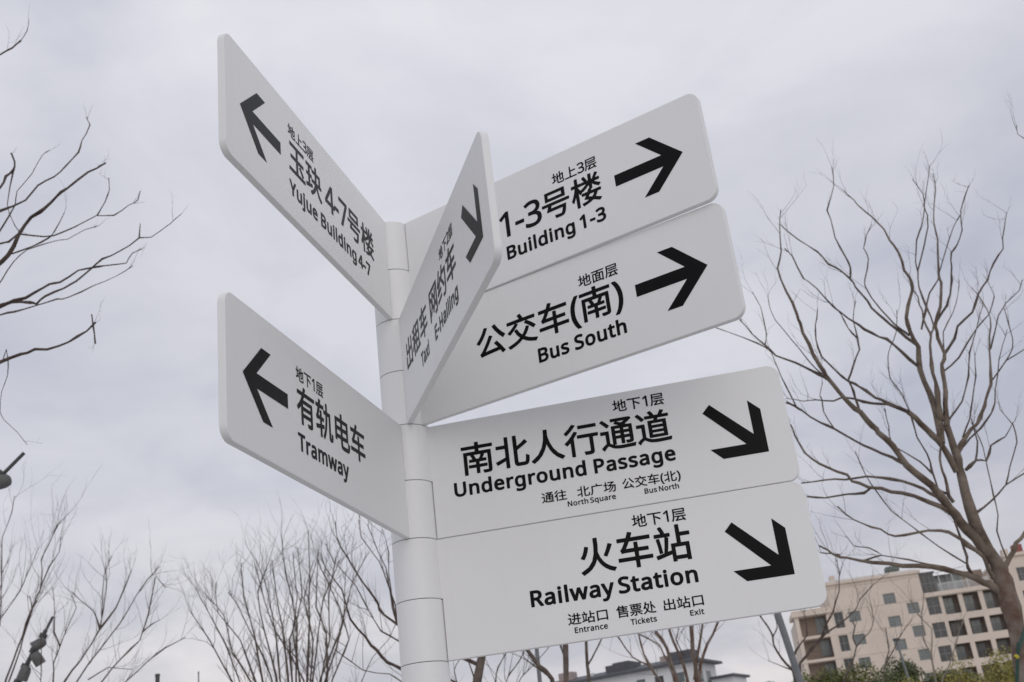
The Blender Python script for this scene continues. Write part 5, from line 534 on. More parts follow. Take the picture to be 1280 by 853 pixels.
(0.0097,0.0059,[(3.755,11.287,3.522),(3.59,11.35,3.608),(3.353,11.436,3.7)]),
(0.0095,0.0057,[(2.85,11.022,3.674),(2.77,11.047,3.705),(2.681,11.073,3.73)]),
(0.0274,0.0045,[(4.408,11.5,3.364),(4.363,11.462,3.441),(4.318,11.408,3.559),(4.178,11.332,3.679),(4.066,11.274,3.769),(3.9,11.205,3.833),(3.651,11.117,3.813),(3.402,11.029,3.786),(3.274,10.971,3.854),(3.186,10.935,3.885),(3.017,10.863,3.957),(2.868,10.781,4.087)]),
(0.009,0.0039,[(4.148,11.388,3.499),(3.889,11.296,3.684),(3.716,11.23,3.832),(3.597,11.183,3.94),(3.466,11.131,4.058),(3.348,11.064,4.251),(3.265,11.009,4.413),(3.199,10.937,4.646)]),
(0.0175,0.0118,[(4.215,11.43,3.35),(4.142,11.391,3.474),(4.145,11.364,3.571),(4.117,11.317,3.743),(4.089,11.27,3.915)]),
(0.0314,0.0085,[(4.488,11.5,3.426),(4.647,11.55,3.55),(4.761,11.594,3.682),(4.869,11.631,3.784),(5.104,11.708,3.992),(5.385,11.814,4.326),(5.64,11.919,4.676)]),
(0.0106,0.0036,[(5.633,11.914,4.658),(6.035,11.722,5.556),(6.208,11.518,6.588),(6.191,11.34,7.499),(6.07,11.251,7.929),(5.941,11.213,8.061),(5.885,11.198,8.102),(5.898,11.179,8.204)]),
(0.0099,0.0043,[(4.593,11.537,3.532),(4.605,11.633,3.833),(4.686,11.685,4.002),(4.723,11.752,4.221),(4.784,11.849,4.549),(4.823,11.918,4.781),(4.825,11.985,5.006),(4.829,12.026,5.143)]),
(0.0119,0.006,[(4.352,11.389,3.988),(4.546,11.38,4.094),(4.715,11.371,4.226),(4.925,11.361,4.321),(5.148,11.351,4.406)]),
(0.008,0.0041,[(4.726,11.37,4.24),(4.817,11.385,4.405),(4.968,11.408,4.664),(4.986,11.424,4.845),(4.909,11.443,5.042)]),
(0.0237,0.008,[(4.127,11.266,4.098),(4.091,11.255,4.165),(4.1,11.23,4.341),(4.076,11.21,4.478),(4.102,11.193,4.595),(4.193,11.158,4.841)]),
(0.0119,0.0042,[(4.097,11.253,4.18),(4.008,11.254,4.251),(3.997,11.254,4.439),(3.996,11.255,4.613),(3.937,11.256,4.795),(3.939,11.257,4.988),(3.919,11.258,5.121),(3.906,11.259,5.255),(3.825,11.26,5.465),(3.858,11.261,5.696),(3.917,11.261,5.809),(4.007,11.262,5.951),(4.078,11.263,6.204)]),
(0.01,0.0049,[(3.989,11.254,4.409),(3.898,11.241,4.542),(3.781,11.229,4.632),(3.656,11.214,4.754),(3.663,11.2,4.924),(3.668,11.186,5.112)])]
TREE['UPLEFT']=[(0.1194,0.0815,[(-5.338,9,2.389),(-5.28,9,3.253),(-5.238,9,4.061),(-5.151,9,4.852),(-5.067,9,5.407)]),
(0.0537,0.0307,[(-5.123,9,5.129),(-4.815,8.884,5.55),(-4.628,8.804,5.861),(-4.514,8.743,6.118)]),
(0.0472,0.0203,[(-5.119,9,5.235),(-4.973,8.836,5.698),(-4.756,8.676,6.12),(-4.552,8.575,6.347)]),
(0.034,0.0179,[(-5.053,9,5.406),(-4.992,8.949,6.044),(-4.915,8.896,6.709),(-4.784,8.864,7.077)]),
(0.0271,0.0068,[(-4.593,8.593,6.308),(-4.261,8.517,6.483),(-4.141,8.488,6.556),(-4.043,8.451,6.711),(-3.932,8.413,6.859),(-3.807,8.385,6.914),(-3.695,8.358,6.986),(-3.598,8.334,7.047),(-3.404,8.289,7.156),(-3.245,8.256,7.202)]),
(0.0085,0.0034,[(-4.114,8.484,6.565),(-3.915,8.432,6.583),(-3.755,8.388,6.622),(-3.709,8.369,6.666),(-3.609,8.32,6.806)]),
(0.0124,0.0034,[(-4.771,8.886,6.764),(-4.521,8.798,6.843),(-4.355,8.747,6.838),(-4.264,8.719,6.831),(-4.169,8.684,6.87),(-4,8.634,6.804),(-3.802,8.575,6.744),(-3.608,8.512,6.766),(-3.386,8.437,6.804),(-3.211,8.384,6.756),(-3.065,8.33,6.807),(-2.978,8.301,6.823),(-2.951,8.273,6.893)]),
(0.0061,0.0028,[(-3.378,8.435,6.804),(-3.307,8.424,6.925),(-3.268,8.415,7.033),(-3.274,8.407,7.149)]),
(0.0143,0.004,[(-4.818,8.871,7.004),(-4.635,8.978,7.268),(-4.517,9.031,7.35),(-4.326,9.115,7.484),(-4.248,9.175,7.67),(-4.121,9.233,7.777),(-4.033,9.285,7.922),(-3.947,9.343,8.099),(-3.926,9.384,8.26),(-3.882,9.439,8.464),(-3.931,9.468,8.588)]),
(0.0161,0.0076,[(-4.784,8.864,7.077),(-4.633,8.95,7.437),(-4.514,8.994,7.568),(-4.48,9.023,7.71),(-4.424,9.045,7.781),(-4.432,9.065,7.891),(-4.476,9.085,8.002)]),
(0.0067,0.003,[(-4.424,9.045,7.781),(-4.495,9.114,7.461),(-4.456,9.146,7.311),(-4.394,9.173,7.191)]),
(0.0085,0.0028,[(-4.558,8.575,6.423),(-4.333,8.499,6.661),(-4.219,8.459,6.794),(-4.076,8.403,6.992),(-4.052,8.377,7.107),(-3.91,8.332,7.24),(-3.816,8.293,7.383),(-3.745,8.276,7.415)]),
(0.0205,0.0035,[(-4.514,8.743,6.118),(-4.384,8.748,6.193),(-4.318,8.75,6.222),(-4.191,8.754,6.25),(-4.016,8.76,6.314),(-3.903,8.764,6.381),(-3.814,8.767,6.399),(-3.662,8.772,6.482),(-3.533,8.776,6.496),(-3.43,8.779,6.512),(-3.248,8.784,6.512),(-3.198,8.787,6.595),(-3.108,8.79,6.636)]),
(0.0137,0.0034,[(-4.21,8.753,6.248),(-4.048,8.727,6.211),(-3.985,8.717,6.19),(-3.909,8.7,6.243),(-3.743,8.67,6.278),(-3.62,8.647,6.32),(-3.496,8.62,6.391),(-3.386,8.595,6.471),(-3.221,8.566,6.506),(-3.042,8.53,6.592),(-2.933,8.511,6.574),(-2.768,8.477,6.664),(-2.658,8.453,6.733)]),
(0.0055,0.0034,[(-3.045,8.53,6.592),(-3.026,8.497,6.714)]),
(0.0102,0.0026,[(-4.574,8.761,6.058),(-4.274,8.672,6.1),(-4.142,8.635,6.089),(-3.924,8.573,6.094),(-3.723,8.515,6.095),(-3.609,8.483,6.085),(-3.382,8.414,6.126),(-3.172,8.351,6.149),(-3.011,8.297,6.204)]),
(0.0237,0.0066,[(-4.756,8.864,5.622),(-4.515,8.808,5.686),(-4.29,8.76,5.706),(-4.098,8.717,5.738),(-3.965,8.689,5.741),(-3.744,8.643,5.728),(-3.569,8.603,5.767),(-3.409,8.559,5.864)]),
(0.006,0.006,[(-3.445,8.559,5.943),(-3.441,8.591,5.854),(-3.44,8.644,5.708)]),
(0.005,0.0017,[(-4.268,8.755,5.705),(-4.254,8.783,5.824),(-4.246,8.807,5.737),(-4.257,8.842,5.606),(-4.318,8.88,5.484),(-4.343,8.925,5.323),(-4.314,8.945,5.254),(-4.211,8.986,5.141),(-4.139,9.02,5.037)]),
(0.0086,0.0029,[(-4.52,8.744,6.195),(-4.394,8.81,6.438),(-4.36,8.831,6.521),(-4.286,8.878,6.717),(-4.189,8.917,6.844),(-3.988,8.976,6.928),(-3.871,9.008,6.954),(-3.738,9.05,7.049),(-3.614,9.085,7.101)]),
(0.0215,0.0082,[(-4.784,8.864,7.077),(-5.004,9.02,7.963),(-5.024,9.167,8.792),(-4.937,9.251,9.224),(-4.768,9.304,9.351),(-4.662,9.337,9.435),(-4.595,9.365,9.546)]),
(0.0049,0.0029,[(-4.595,9.365,9.546),(-4.523,9.337,9.631),(-4.498,9.308,9.75)])]
TREE['LOWLEFT']=[[(0.0657,0.0457,[(-8.288,17,1.862),(-8.193,17,2.875),(-8.071,17,3.609)]),
(0.0228,0.0062,[(-8.071,17,3.609),(-7.954,17.069,4.491),(-7.819,17.106,4.943),(-7.73,17.134,5.287),(-7.56,17.174,5.784),(-7.544,17.192,6.03),(-7.583,17.208,6.253),(-7.478,17.228,6.494),(-7.362,17.253,6.803)]),
(0.0121,0.005,[(-7.561,17.174,5.789),(-7.453,17.23,6.142),(-7.33,17.268,6.36),(-7.328,17.301,6.594)]),
(0.0171,0.005,[(-8.071,17,3.609),(-8.268,17.263,5.134),(-8.216,17.319,5.435),(-7.975,17.411,5.847),(-7.893,17.47,6.159),(-7.78,17.542,6.54)]),
(0.0146,0.0049,[(-7.919,17.065,4.43),(-7.833,17.207,4.933),(-7.793,17.296,5.26),(-7.751,17.364,5.506),(-7.83,17.429,5.771)]),
(0.0142,0.0051,[(-8.11,17,3.505),(-8.223,17.148,4.532),(-8.206,17.233,5.122),(-8.196,17.277,5.425),(-8.291,17.408,6.384),(-8.324,17.458,6.755),(-8.224,17.52,7.172),(-8.218,17.557,7.445)]),
(0.0169,0.0061,[(-7.686,17,2.922),(-7.556,17.267,3.899),(-7.583,17.406,4.451),(-7.62,17.476,4.732),(-7.69,17.567,5.109)])],
[(0.0846,0.0662,[(-9.571,22,1.682),(-9.521,22,2.992),(-9.449,22,3.944)]),
(0.0257,0.0063,[(-9.449,22,3.944),(-9.452,22.227,5.213),(-9.472,22.288,5.565),(-9.391,22.346,5.865),(-9.284,22.427,6.293),(-9.166,22.493,6.633),(-9.272,22.537,6.89)]),
(0.0193,0.0064,[(-9.394,22.351,5.896),(-9.55,22.41,6.199),(-9.59,22.485,6.604),(-9.682,22.576,7.107)]),
(0.0257,0.0063,[(-9.446,22,3.874),(-9.137,21.987,5.149),(-8.845,21.983,5.496),(-8.477,21.977,6.048),(-8.44,21.973,6.454),(-8.423,21.967,7.07),(-8.274,21.964,7.444)]),
(0.0191,0.0062,[(-8.477,21.977,6.048),(-8.575,21.926,6.386),(-8.841,21.875,6.639),(-8.99,21.844,6.805)]),
(0.0191,0.0061,[(-8.462,21.976,6.077),(-8.124,21.833,6.391),(-7.878,21.683,6.792),(-7.743,21.594,7.034)]),
(0.0153,0.0063,[(-8.436,21.974,6.301),(-8.393,22.027,6.844),(-8.438,22.073,7.33)]),
(0.0257,0.0078,[(-9.413,22,3.8),(-8.888,21.973,5.118),(-8.459,21.959,5.669),(-8.083,21.948,6.102),(-7.779,21.937,6.597),(-7.547,21.93,6.877),(-7.313,21.924,7.112)]),
(0.0256,0.008,[(-9.38,22,3.727),(-8.535,22.279,5.11),(-8.222,22.365,5.501),(-7.869,22.449,5.849),(-7.747,22.533,6.358),(-7.668,22.613,6.867),(-7.635,22.651,7.111),(-7.456,22.699,6.858)]),
(0.0156,0.0062,[(-7.833,22.474,6.002),(-7.64,22.456,6.13),(-7.478,22.443,6.186)]),
(0.0219,0.0078,[(-9.347,22,3.654),(-8.096,22.339,5.065),(-7.702,22.434,5.418),(-7.385,22.503,5.646),(-7.017,22.574,5.811)]),
(0.015,0.006,[(-8.676,21.97,5.136),(-8.279,21.91,5.301),(-7.802,21.849,5.207)])]]
TREE['VASE']=[(0.0998,0.0717,[(-4.489,20,0.413),(-4.419,20,1.548),(-4.355,20,2.497)]),
(0.0391,0.0061,[(-4.349,20,2.496),(-4.928,19.863,3.424),(-5.228,19.757,4.215),(-5.691,19.625,5.172),(-6.021,19.549,5.71)]),
(0.0293,0.006,[(-4.342,20,2.496),(-4.853,19.733,3.407),(-5.095,19.511,4.238),(-5.332,19.304,5.016),(-5.757,19.045,5.95)]),
(0.0293,0.0065,[(-4.34,20,2.495),(-4.796,20.108,3.424),(-5.043,20.21,4.371),(-5.353,20.302,5.231),(-5.76,20.368,5.778),(-5.798,20.424,6.32)]),
(0.0391,0.006,[(-4.332,20,2.494),(-4.648,19.7,3.381),(-4.753,19.381,4.375),(-4.812,19.16,5.063),(-4.918,18.956,5.698),(-4.917,18.793,6.212)]),
(0.0293,0.0063,[(-4.343,20,2.496),(-4.62,20.024,3.398),(-4.754,20.051,4.452),(-5.042,20.07,5.159),(-5.285,20.084,5.714),(-5.494,20.094,6.048)]),
(0.0293,0.0062,[(-4.333,20,2.495),(-4.508,19.911,3.378),(-4.562,19.811,4.402),(-4.593,19.748,5.058),(-4.687,19.67,5.87),(-4.866,19.615,6.437)]),
(0.0391,0.006,[(-4.38,20,2.5),(-4.378,19.716,3.351),(-4.32,19.351,4.448),(-4.349,19.125,5.132),(-4.38,18.939,5.695),(-4.391,18.774,6.197)]),
(0.0293,0.0064,[(-4.357,20,2.497),(-4.356,20.005,3.366),(-4.333,20.011,4.463),(-4.272,20.015,5.331),(-4.437,20.02,6.187),(-4.499,20.023,6.884)]),
(0.0293,0.0059,[(-4.332,20,2.494),(-4.248,19.704,3.335),(-4.13,19.366,4.299),(-4.163,19.108,5.042),(-4.019,18.915,5.581),(-4.02,18.678,6.264)]),
(0.0391,0.0063,[(-4.347,20,2.496),(-4.216,19.957,3.347),(-4.103,19.902,4.489),(-4.044,19.861,5.347),(-3.99,19.826,6.093),(-3.975,19.789,6.893)]),
(0.0293,0.006,[(-4.334,20,2.495),(-4.107,19.722,3.32),(-3.908,19.386,4.339),(-3.752,19.167,5.001),(-3.617,19.007,5.482),(-3.266,18.791,6.061)]),
(0.0293,0.006,[(-4.375,20,2.499),(-4.023,19.728,3.31),(-3.78,19.407,4.327),(-3.587,19.234,4.861),(-3.525,19.026,5.541),(-3.336,18.833,6.146)]),
(0.0391,0.0063,[(-4.357,20,2.497),(-3.999,19.949,3.321),(-3.762,19.886,4.446),(-3.749,19.85,5.106),(-3.904,19.826,5.528),(-3.807,19.775,6.482)]),
(0.0293,0.0067,[(-4.368,19.999,2.499),(-4.139,20.215,3.355),(-4.016,20.462,4.411),(-3.662,20.668,5.221),(-3.432,20.869,6.088),(-3.111,21.02,6.674)]),
(0.0293,0.006,[(-4.353,20,2.497),(-4.765,19.726,3.396),(-4.946,19.457,4.343),(-5.224,19.293,4.871),(-5.304,19.133,5.445),(-5.561,19.016,5.788)]),
(0.0391,0.0061,[(-4.351,20,2.497),(-4.529,19.817,3.375),(-4.577,19.598,4.444),(-4.722,19.451,5.162),(-4.78,19.32,5.816),(-4.566,19.222,6.246)]),
(0.0293,0.0065,[(-4.381,20,2.5),(-4.416,20.082,3.378),(-4.44,20.177,4.429),(-4.47,20.238,5.115),(-4.23,20.309,5.864),(-4.297,20.385,6.752)]),
(0.0293,0.0068,[(-4.37,19.999,2.499),(-4.26,20.289,3.373),(-4.217,20.627,4.454),(-4.174,20.846,5.169),(-4.364,21.077,5.948),(-4.201,21.313,6.722)]),
(0.0391,0.0064,[(-4.367,20,2.498),(-4.062,20.051,3.335),(-3.881,20.105,4.288),(-3.652,20.14,4.867),(-3.489,20.171,5.399),(-3.425,20.212,6.173)]),
(0.0293,0.0062,[(-4.333,20,2.495),(-3.952,19.93,3.315),(-3.695,19.852,4.303),(-3.366,19.799,4.918),(-3.479,19.759,5.465),(-3.718,19.714,6.037),(-3.798,19.693,6.322)]),
(0.0293,0.0068,[(-4.341,20,2.495),(-4.333,20.305,3.383),(-4.337,20.664,4.472),(-4.877,20.988,5.417),(-5.129,21.194,6.063),(-5.347,21.424,6.81)])]
TREE['BEHIND']=[(0.0654,0.0489,[(-1.325,13,1.093),(-1.133,13,1.989),(-0.945,13,2.775),(-0.758,13,3.413),(-0.676,13,3.682)]),
(0.0346,0.0044,[(-0.919,13,2.856),(-1.28,12.925,3.125),(-1.632,12.853,3.37),(-1.769,12.826,3.462),(-1.877,12.798,3.588),(-1.982,12.768,3.738),(-2.132,12.723,3.962),(-2.202,12.669,4.273),(-2.349,12.621,4.526),(-2.398,12.591,4.696)]),
(0.0264,0.0049,[(-0.784,13,3.33),(-1.219,13.131,3.573),(-1.704,13.288,3.942),(-1.855,13.338,4.067),(-1.926,13.382,4.221),(-2.076,13.458,4.487),(-2.254,13.551,4.815),(-2.398,13.64,5.146),(-2.412,13.686,5.328)]),
(0.0114,0.0037,[(-1.691,13.283,3.929),(-1.696,13.233,4.142),(-1.755,13.173,4.392),(-1.83,13.113,4.639),(-2.002,13.037,4.925),(-2.014,12.991,5.123)]),
(0.0114,0.0038,[(-1.698,13.279,3.947),(-1.734,13.301,4.128),(-1.759,13.33,4.367),(-1.793,13.359,4.611),(-1.93,13.407,5.003),(-1.988,13.427,5.176)]),
(0.0114,0.0037,[(-1.698,13.279,3.947),(-1.721,13.201,4.246),(-1.729,13.133,4.505),(-1.706,13.077,4.719),(-1.751,13.006,4.99)]),
(0.0131,0.0036,[(-0.94,13,3.093),(-1.387,12.916,3.408),(-1.638,12.86,3.674),(-1.818,12.826,3.798),(-1.92,12.792,3.996),(-2.063,12.738,4.318),(-2.282,12.683,4.603),(-2.352,12.651,4.804)]),
(0.0128,0.0038,[(-1.086,13,2.302),(-2.191,13.376,3.081),(-2.17,13.462,3.367),(-2.042,13.554,3.64),(-1.838,13.644,3.851),(-1.772,13.694,4.004)]),
(0.013,0.0035,[(-0.945,13,2.775),(-1.286,12.921,3.058),(-1.641,12.85,3.244),(-1.755,12.824,3.333),(-2.029,12.774,3.394),(-2.339,12.703,3.656)]),
(0.0129,0.0044,[(-0.966,13,2.737),(-1.034,13.028,3.056),(-1.073,13.051,3.319),(-1.011,13.061,3.417)]),
(0.0152,0.0044,[(-0.915,13,2.897),(-0.864,12.991,3.227),(-0.914,12.986,3.43),(-1.01,12.983,3.545)])]
TREE['UNDER']=[[(0.0479,0.0351,[(-0.267,17,0.775),(-0.049,17,1.946),(0.109,17,2.98),(0.172,17,3.486),(0.23,17,3.994),(0.225,17,4.303),(0.235,17,4.65)]),
(0.0172,0.0058,[(0.209,17,3.827),(0.167,16.997,3.945),(0.154,16.995,4.025),(0.075,16.988,4.319)]),
(0.0174,0.0058,[(0.222,17,4.189),(0.385,16.976,4.453),(0.539,16.952,4.721)]),
(0.0174,0.0058,[(0.214,17,4.304),(0.169,16.935,4.588),(0.14,16.883,4.815)])],
[(0.0396,0.0287,[(0.304,21,0.751),(0.445,21,2.224),(0.615,21,3.882),(0.62,21,4.175),(0.656,21,4.569),(0.704,21,4.887)]),
(0.0177,0.0108,[(0.626,21,4.169),(0.792,21.012,4.386),(0.927,21.022,4.582),(1.128,21.039,4.913)]),
(0.0143,0.0072,[(0.666,21,4.61),(0.605,20.996,4.687),(0.548,20.986,4.904)])],
[(0.0377,0.0256,[(0.056,15,0.925),(0.062,15,2.259),(-0.02,15,3.323),(-0.16,15,3.497),(-0.279,15,3.7),(-0.409,15,3.907)]),
(0.0126,0.0051,[(-0.02,15,3.323),(-0.229,14.992,3.515),(-0.338,14.987,3.626)]),
(0.0122,0.0051,[(0.062,15,2.259),(-0.555,15.038,3.089),(-0.399,15.05,3.394),(-0.22,15.059,3.542),(0.035,15.071,3.763)]),
(0.0124,0.0053,[(0.017,15,2.827),(-0.554,15.164,3.15),(-0.603,15.224,3.379),(-0.54,15.258,3.495),(-0.413,15.304,3.626),(-0.353,15.332,3.719),(-0.258,15.407,4.001)]),
(0.0148,0.0051,[(0.03,15,2.541),(-0.663,14.983,3),(-0.729,14.975,3.366),(-0.679,14.971,3.539),(-0.565,14.967,3.695),(-0.459,14.962,3.907)])],
[(0.0827,0.0684,[(1.8,19,0.339),(1.983,19,1.64),(2.106,19,2.611)]),
(0.0373,0.026,[(2.106,19,2.611),(1.927,18.985,3.562),(1.858,18.977,4.036),(1.75,18.972,4.302),(1.661,18.966,4.702)]),
(0.0311,0.0197,[(2.104,18.999,2.671),(2.114,19.085,3.551),(2.042,19.127,3.978),(1.982,19.162,4.335),(2.006,19.196,4.7)]),
(0.0435,0.0329,[(2.118,19,2.61),(2.266,19.096,3.534),(2.279,19.138,3.951),(2.331,19.181,4.373),(2.381,19.222,4.79)]),
(0.0311,0.019,[(2.142,19.006,2.667),(2.319,18.77,3.691),(2.482,18.697,3.978),(2.674,18.62,4.267),(2.834,18.535,4.611)]),
(0.0255,0.0192,[(2.224,19.093,3.514),(2.346,18.961,3.919),(2.465,18.836,4.302),(2.528,18.753,4.56)]),
(0.019,0.0097,[(1.919,18.985,3.514),(1.744,18.937,4.101),(1.469,18.912,4.282),(1.233,18.888,4.484)]),
(0.0219,0.0096,[(2.06,18.996,2.855),(1.651,18.88,3.558),(1.509,18.84,3.797),(1.287,18.804,3.937),(1.099,18.749,4.277),(0.969,18.714,4.488)]),
(0.0189,0.0098,[(1.61,18.869,3.623),(1.482,18.942,3.989),(1.443,19.001,4.298),(1.456,19.059,4.614)]),
(0.0129,0.0065,[(2.126,19.118,3.904),(2.045,19.151,4.172),(2.155,19.182,4.42)])]]
TREE['FRONT']=[[(0.0559,0.0397,[(3.631,20,0.193),(3.775,20,1.569),(3.928,20,2.778),(3.976,20,3.255)]),
(0.0265,0.0134,[(3.981,20,3.216),(3.956,19.947,3.561),(3.801,19.905,3.783),(3.719,19.87,4.001),(3.73,19.849,4.138),(3.676,19.823,4.294),(3.573,19.791,4.48)]),
(0.033,0.007,[(3.981,20,3.152),(4.132,20.059,3.659),(4.344,20.089,3.85),(4.593,20.124,4.069),(4.88,20.174,4.453),(5.077,20.216,4.796),(5.16,20.253,5.132),(5.17,20.276,5.34)]),
(0.0236,0.0055,[(4.35,20.09,3.86),(4.653,20.13,4.089),(4.937,20.163,4.228),(5.276,20.204,4.437),(5.372,20.223,4.593),(5.712,20.266,4.854)]),
(0.02,0.0068,[(4.006,19.932,3.71),(4.078,19.967,3.865),(4.336,20.036,4.113),(4.386,20.123,4.532)]),
(0.0133,0.0053,[(3.95,19.946,3.562),(3.762,19.906,3.657),(3.574,19.865,3.752)]),
(0.0134,0.0054,[(3.73,19.849,4.138),(3.83,19.824,4.254),(3.811,19.79,4.451)])],
[(0.0487,0.034,[(5.054,26,0.176),(5.531,26,1.801),(5.91,26,3.037)]),
(0.034,0.0129,[(5.91,26,3.037),(6.156,25.805,3.78),(6.387,25.7,4.141),(6.532,25.619,4.437),(6.491,25.565,4.649),(6.577,25.511,4.851),(6.513,25.472,4.989)]),
(0.0172,0.007,[(6.532,25.619,4.437),(6.745,25.651,4.614),(6.91,25.673,4.725),(7.049,25.705,4.962),(7.074,25.735,5.206),(7.084,25.77,5.49)])],
[(0.0438,0.032,[(6.51,28,0.107),(6.944,28,1.703),(7.299,28,3.039)]),
(0.0275,0.0096,[(7.299,28,3.039),(7.757,28.338,4.206),(7.987,28.449,4.567),(8.083,28.603,5.121)]),
(0.0188,0.0075,[(7.746,28.328,4.169),(8.03,28.18,4.558),(8.291,28.044,4.915),(8.547,27.938,5.147)])],
[(0.0523,0.0313,[(6.867,24,0.04),(7.185,24,1.547),(7.407,24,2.698)]),
(0.0313,0.0081,[(7.407,24,2.698),(7.494,23.937,3.411),(7.526,23.892,3.928),(7.653,23.851,4.399),(7.429,23.817,4.708),(7.343,23.789,5.012)]),
(0.0235,0.0081,[(7.422,24,2.697),(7.642,23.991,3.43),(7.925,23.986,3.783),(8.118,23.981,4.152),(8.361,23.976,4.52)]),
(0.0159,0.0065,[(7.518,23.892,3.929),(7.443,23.876,4.218),(7.505,23.852,4.683),(7.664,23.828,5.142)])]]

# ------------------------------------------------------------------ bare trees
def bare_tree(name, label, lines, m_trunk, m_br, seed, twl=.45, twr=.0045, dens=1.0, group=None, m_tw=None, sides=8):
    rng = random.Random(seed)
    b0 = Vector(lines[0][2][0])
    root = thing(name, label, 'tree', (b0.x, b0.y, 0), 0, group or 'leafless trees round the plaza')
    og = Vector((b0.x, b0.y, 0))
    TV, TF = [], []
    for i, (r0, r1, P) in enumerate(lines):
        P = [Vector(p) - og for p in P]
        if i == 0:
            rr = r0 * 1.12
            P = [Vector((P[0].x * 1, 0, -.05)), Vector((P[0].x, P[0].y, P[0].z * .5))] + P
            r0 = rr
        Q = P; P = catmull(P, 2); P = [p if k % 2 == 0 or k == len(P) - 1 else p.lerp((Q[k // 2] + Q[k // 2 + 1]) * .5, .55) for k, p in enumerate(P)]
        if i:   # natural kinks at the buds
            for k in range(1, len(P) - 1):
                P[k] = P[k] + Vector((rng.gauss(0, 1), rng.gauss(0, 1), rng.gauss(0, 1))) * min(.007, r0 * .22)
        n = len(P)
        L = [0]
        for k in range(1, n): L.append(L[-1] + (P[k] - P[k - 1]).length)
        rad = [max(.0025, (r0 + (r1 - r0) * (L[k] / L[-1]) ** .72) * (.92 if i else 1) * (1 + rng.uniform(-.12, .14)) * (1.45 if i and r0 < .03 and rng.random() < .22 else 1)) for k in range(n)]
        if i == 0: rad[0] *= 1.35
        V, F = [], []
        tube(V, F, P, rad, 12 if r0 > .04 else (sides if r0 > .015 else 5))
        pobj('trunk' if i == 0 else 'branch', V, F, m_trunk if i == 0 else (MAT['bark_limb'] if (m_trunk is MAT['bark_red'] and r0 > .02) else m_br), root, True)
        if i == 0: continue
        # twigs
        total = L[-1]; cnt = int(dens * (2 + total * 2.2))
        for q in range(cnt):
            s = total * rng.uniform(.42, 1) if q > 1 else total * rng.uniform(.93, 1)
            k = max(1, min(n - 1, next((j for j in range(n) if L[j] >= s), n - 1)))
            base = P[k].lerp(P[k - 1], (L[k] - s) / max(1e-6, L[k] - L[k - 1])); tan = (P[k] - P[k - 1]).normalized()
            def shoot(base, tan, ln, r, lvl):
                d = (tan * rng.uniform(.6, 1.1) + Vector((rng.gauss(0, .5), rng.gauss(0, .5), rng.gauss(.35, .35)))).normalized()
                pts = [base]; nseg = 5
                for j in range(nseg):
                    d = (d + Vector((rng.gauss(0, .14), rng.gauss(0, .14), rng.gauss(.07, .12)))).normalized()
                    pts.append(pts[-1] + d * ln / nseg)
                tube(TV, TF, pts, [r * (1 - .75 * j / nseg) for j in range(nseg + 1)], 3, False)
                if lvl:
                    for j in range(2, nseg + 1):
                        if rng.random() < .6: shoot(pts[j], (pts[j] - pts[j - 1]).normalized(), ln * rng.uniform(.3, .55), r * .5, lvl - 1)
            shoot(base, tan, twl * rng.uniform(.4, 1.1), min(rad[k] * .6, twr) , 1)
    if TV:
        tw = pobj('twigs', TV, TF, m_tw or m_br, root); tw['kind'] = 'stuff'
    return root
bare_tree('bare_tree', 'large leafless tree with mottled reddish trunk at the right edge, tied to a green stake', TREE['RIGHT'], MAT['bark_red'], MAT['bark_grey'], 1, .42, .0028, .85, m_tw=MAT['bark_dark'])
bare_tree('bare_tree', 'leafless tree whose dark branches reach in from the upper left edge', TREE['UPLEFT'], MAT['bark_grey'], MAT['bark_dark'], 2, .22, .002, .4)
LL = ['leafless tree behind the tilted lamp mast at the lower left edge', 'leafless tree with long branches sweeping right from the lower left corner']
for k, t in enumerate(TREE['LOWLEFT']): bare_tree('bare_tree', LL[k], t, MAT['bark_grey'], MAT['bark_dark'] if k == 0 else MAT['bark_grey'], 3 + k, .85, .005, 1.4)
bare_tree('bare_tree', 'vase-shaped leafless tree with many upright stems left of the signpost', TREE['VASE'], MAT['bark_grey'], MAT['bark_grey'], 6, .8, .007, 1.5)
bare_tree('bare_tree', 'leafless tree directly behind the signpost pole, limbs arching to the left', TREE['BEHIND'], MAT['bark_grey'], MAT['bark_dark'], 7, .6, .0045, 1.3, m_tw=MAT['bark_dark'])
UL = ['bare tree with one upright dark trunk below the Entrance lettering', 'slender bare tree with a side fork below the Tickets lettering',
      'bare tree with a diagonal limb and thin crossing shoots below the lowest panel', 'bare tree with a fan of several reddish stems below the lowest panel']
for k, t in enumerate(TREE['UNDER']): bare_tree('bare_tree', UL[k], t, MAT['bark_grey'], MAT['bark_red'] if k == 3 else MAT['bark_grey'], 10 + k, .8, .005, 1.4)
FL = ['bare tree with dark crooked branches before the left end of the beige block', 'thin sapling between the dark crooked tree and the street lamp',
      'smallest thin sapling in front of the block beside the street lamp', 'pale thin bare tree in front of the balconies']
for k, t in enumerate(TREE['FRONT']): bare_tree('bare_tree', FL[k], t, MAT['bark_pale'] if k == 3 else MAT['bark_grey'], MAT['bark_dark'] if k == 0 else MAT['bark_pale'] if k == 3 else MAT['bark_grey'], 20 + k, .8, .005, 1.3)

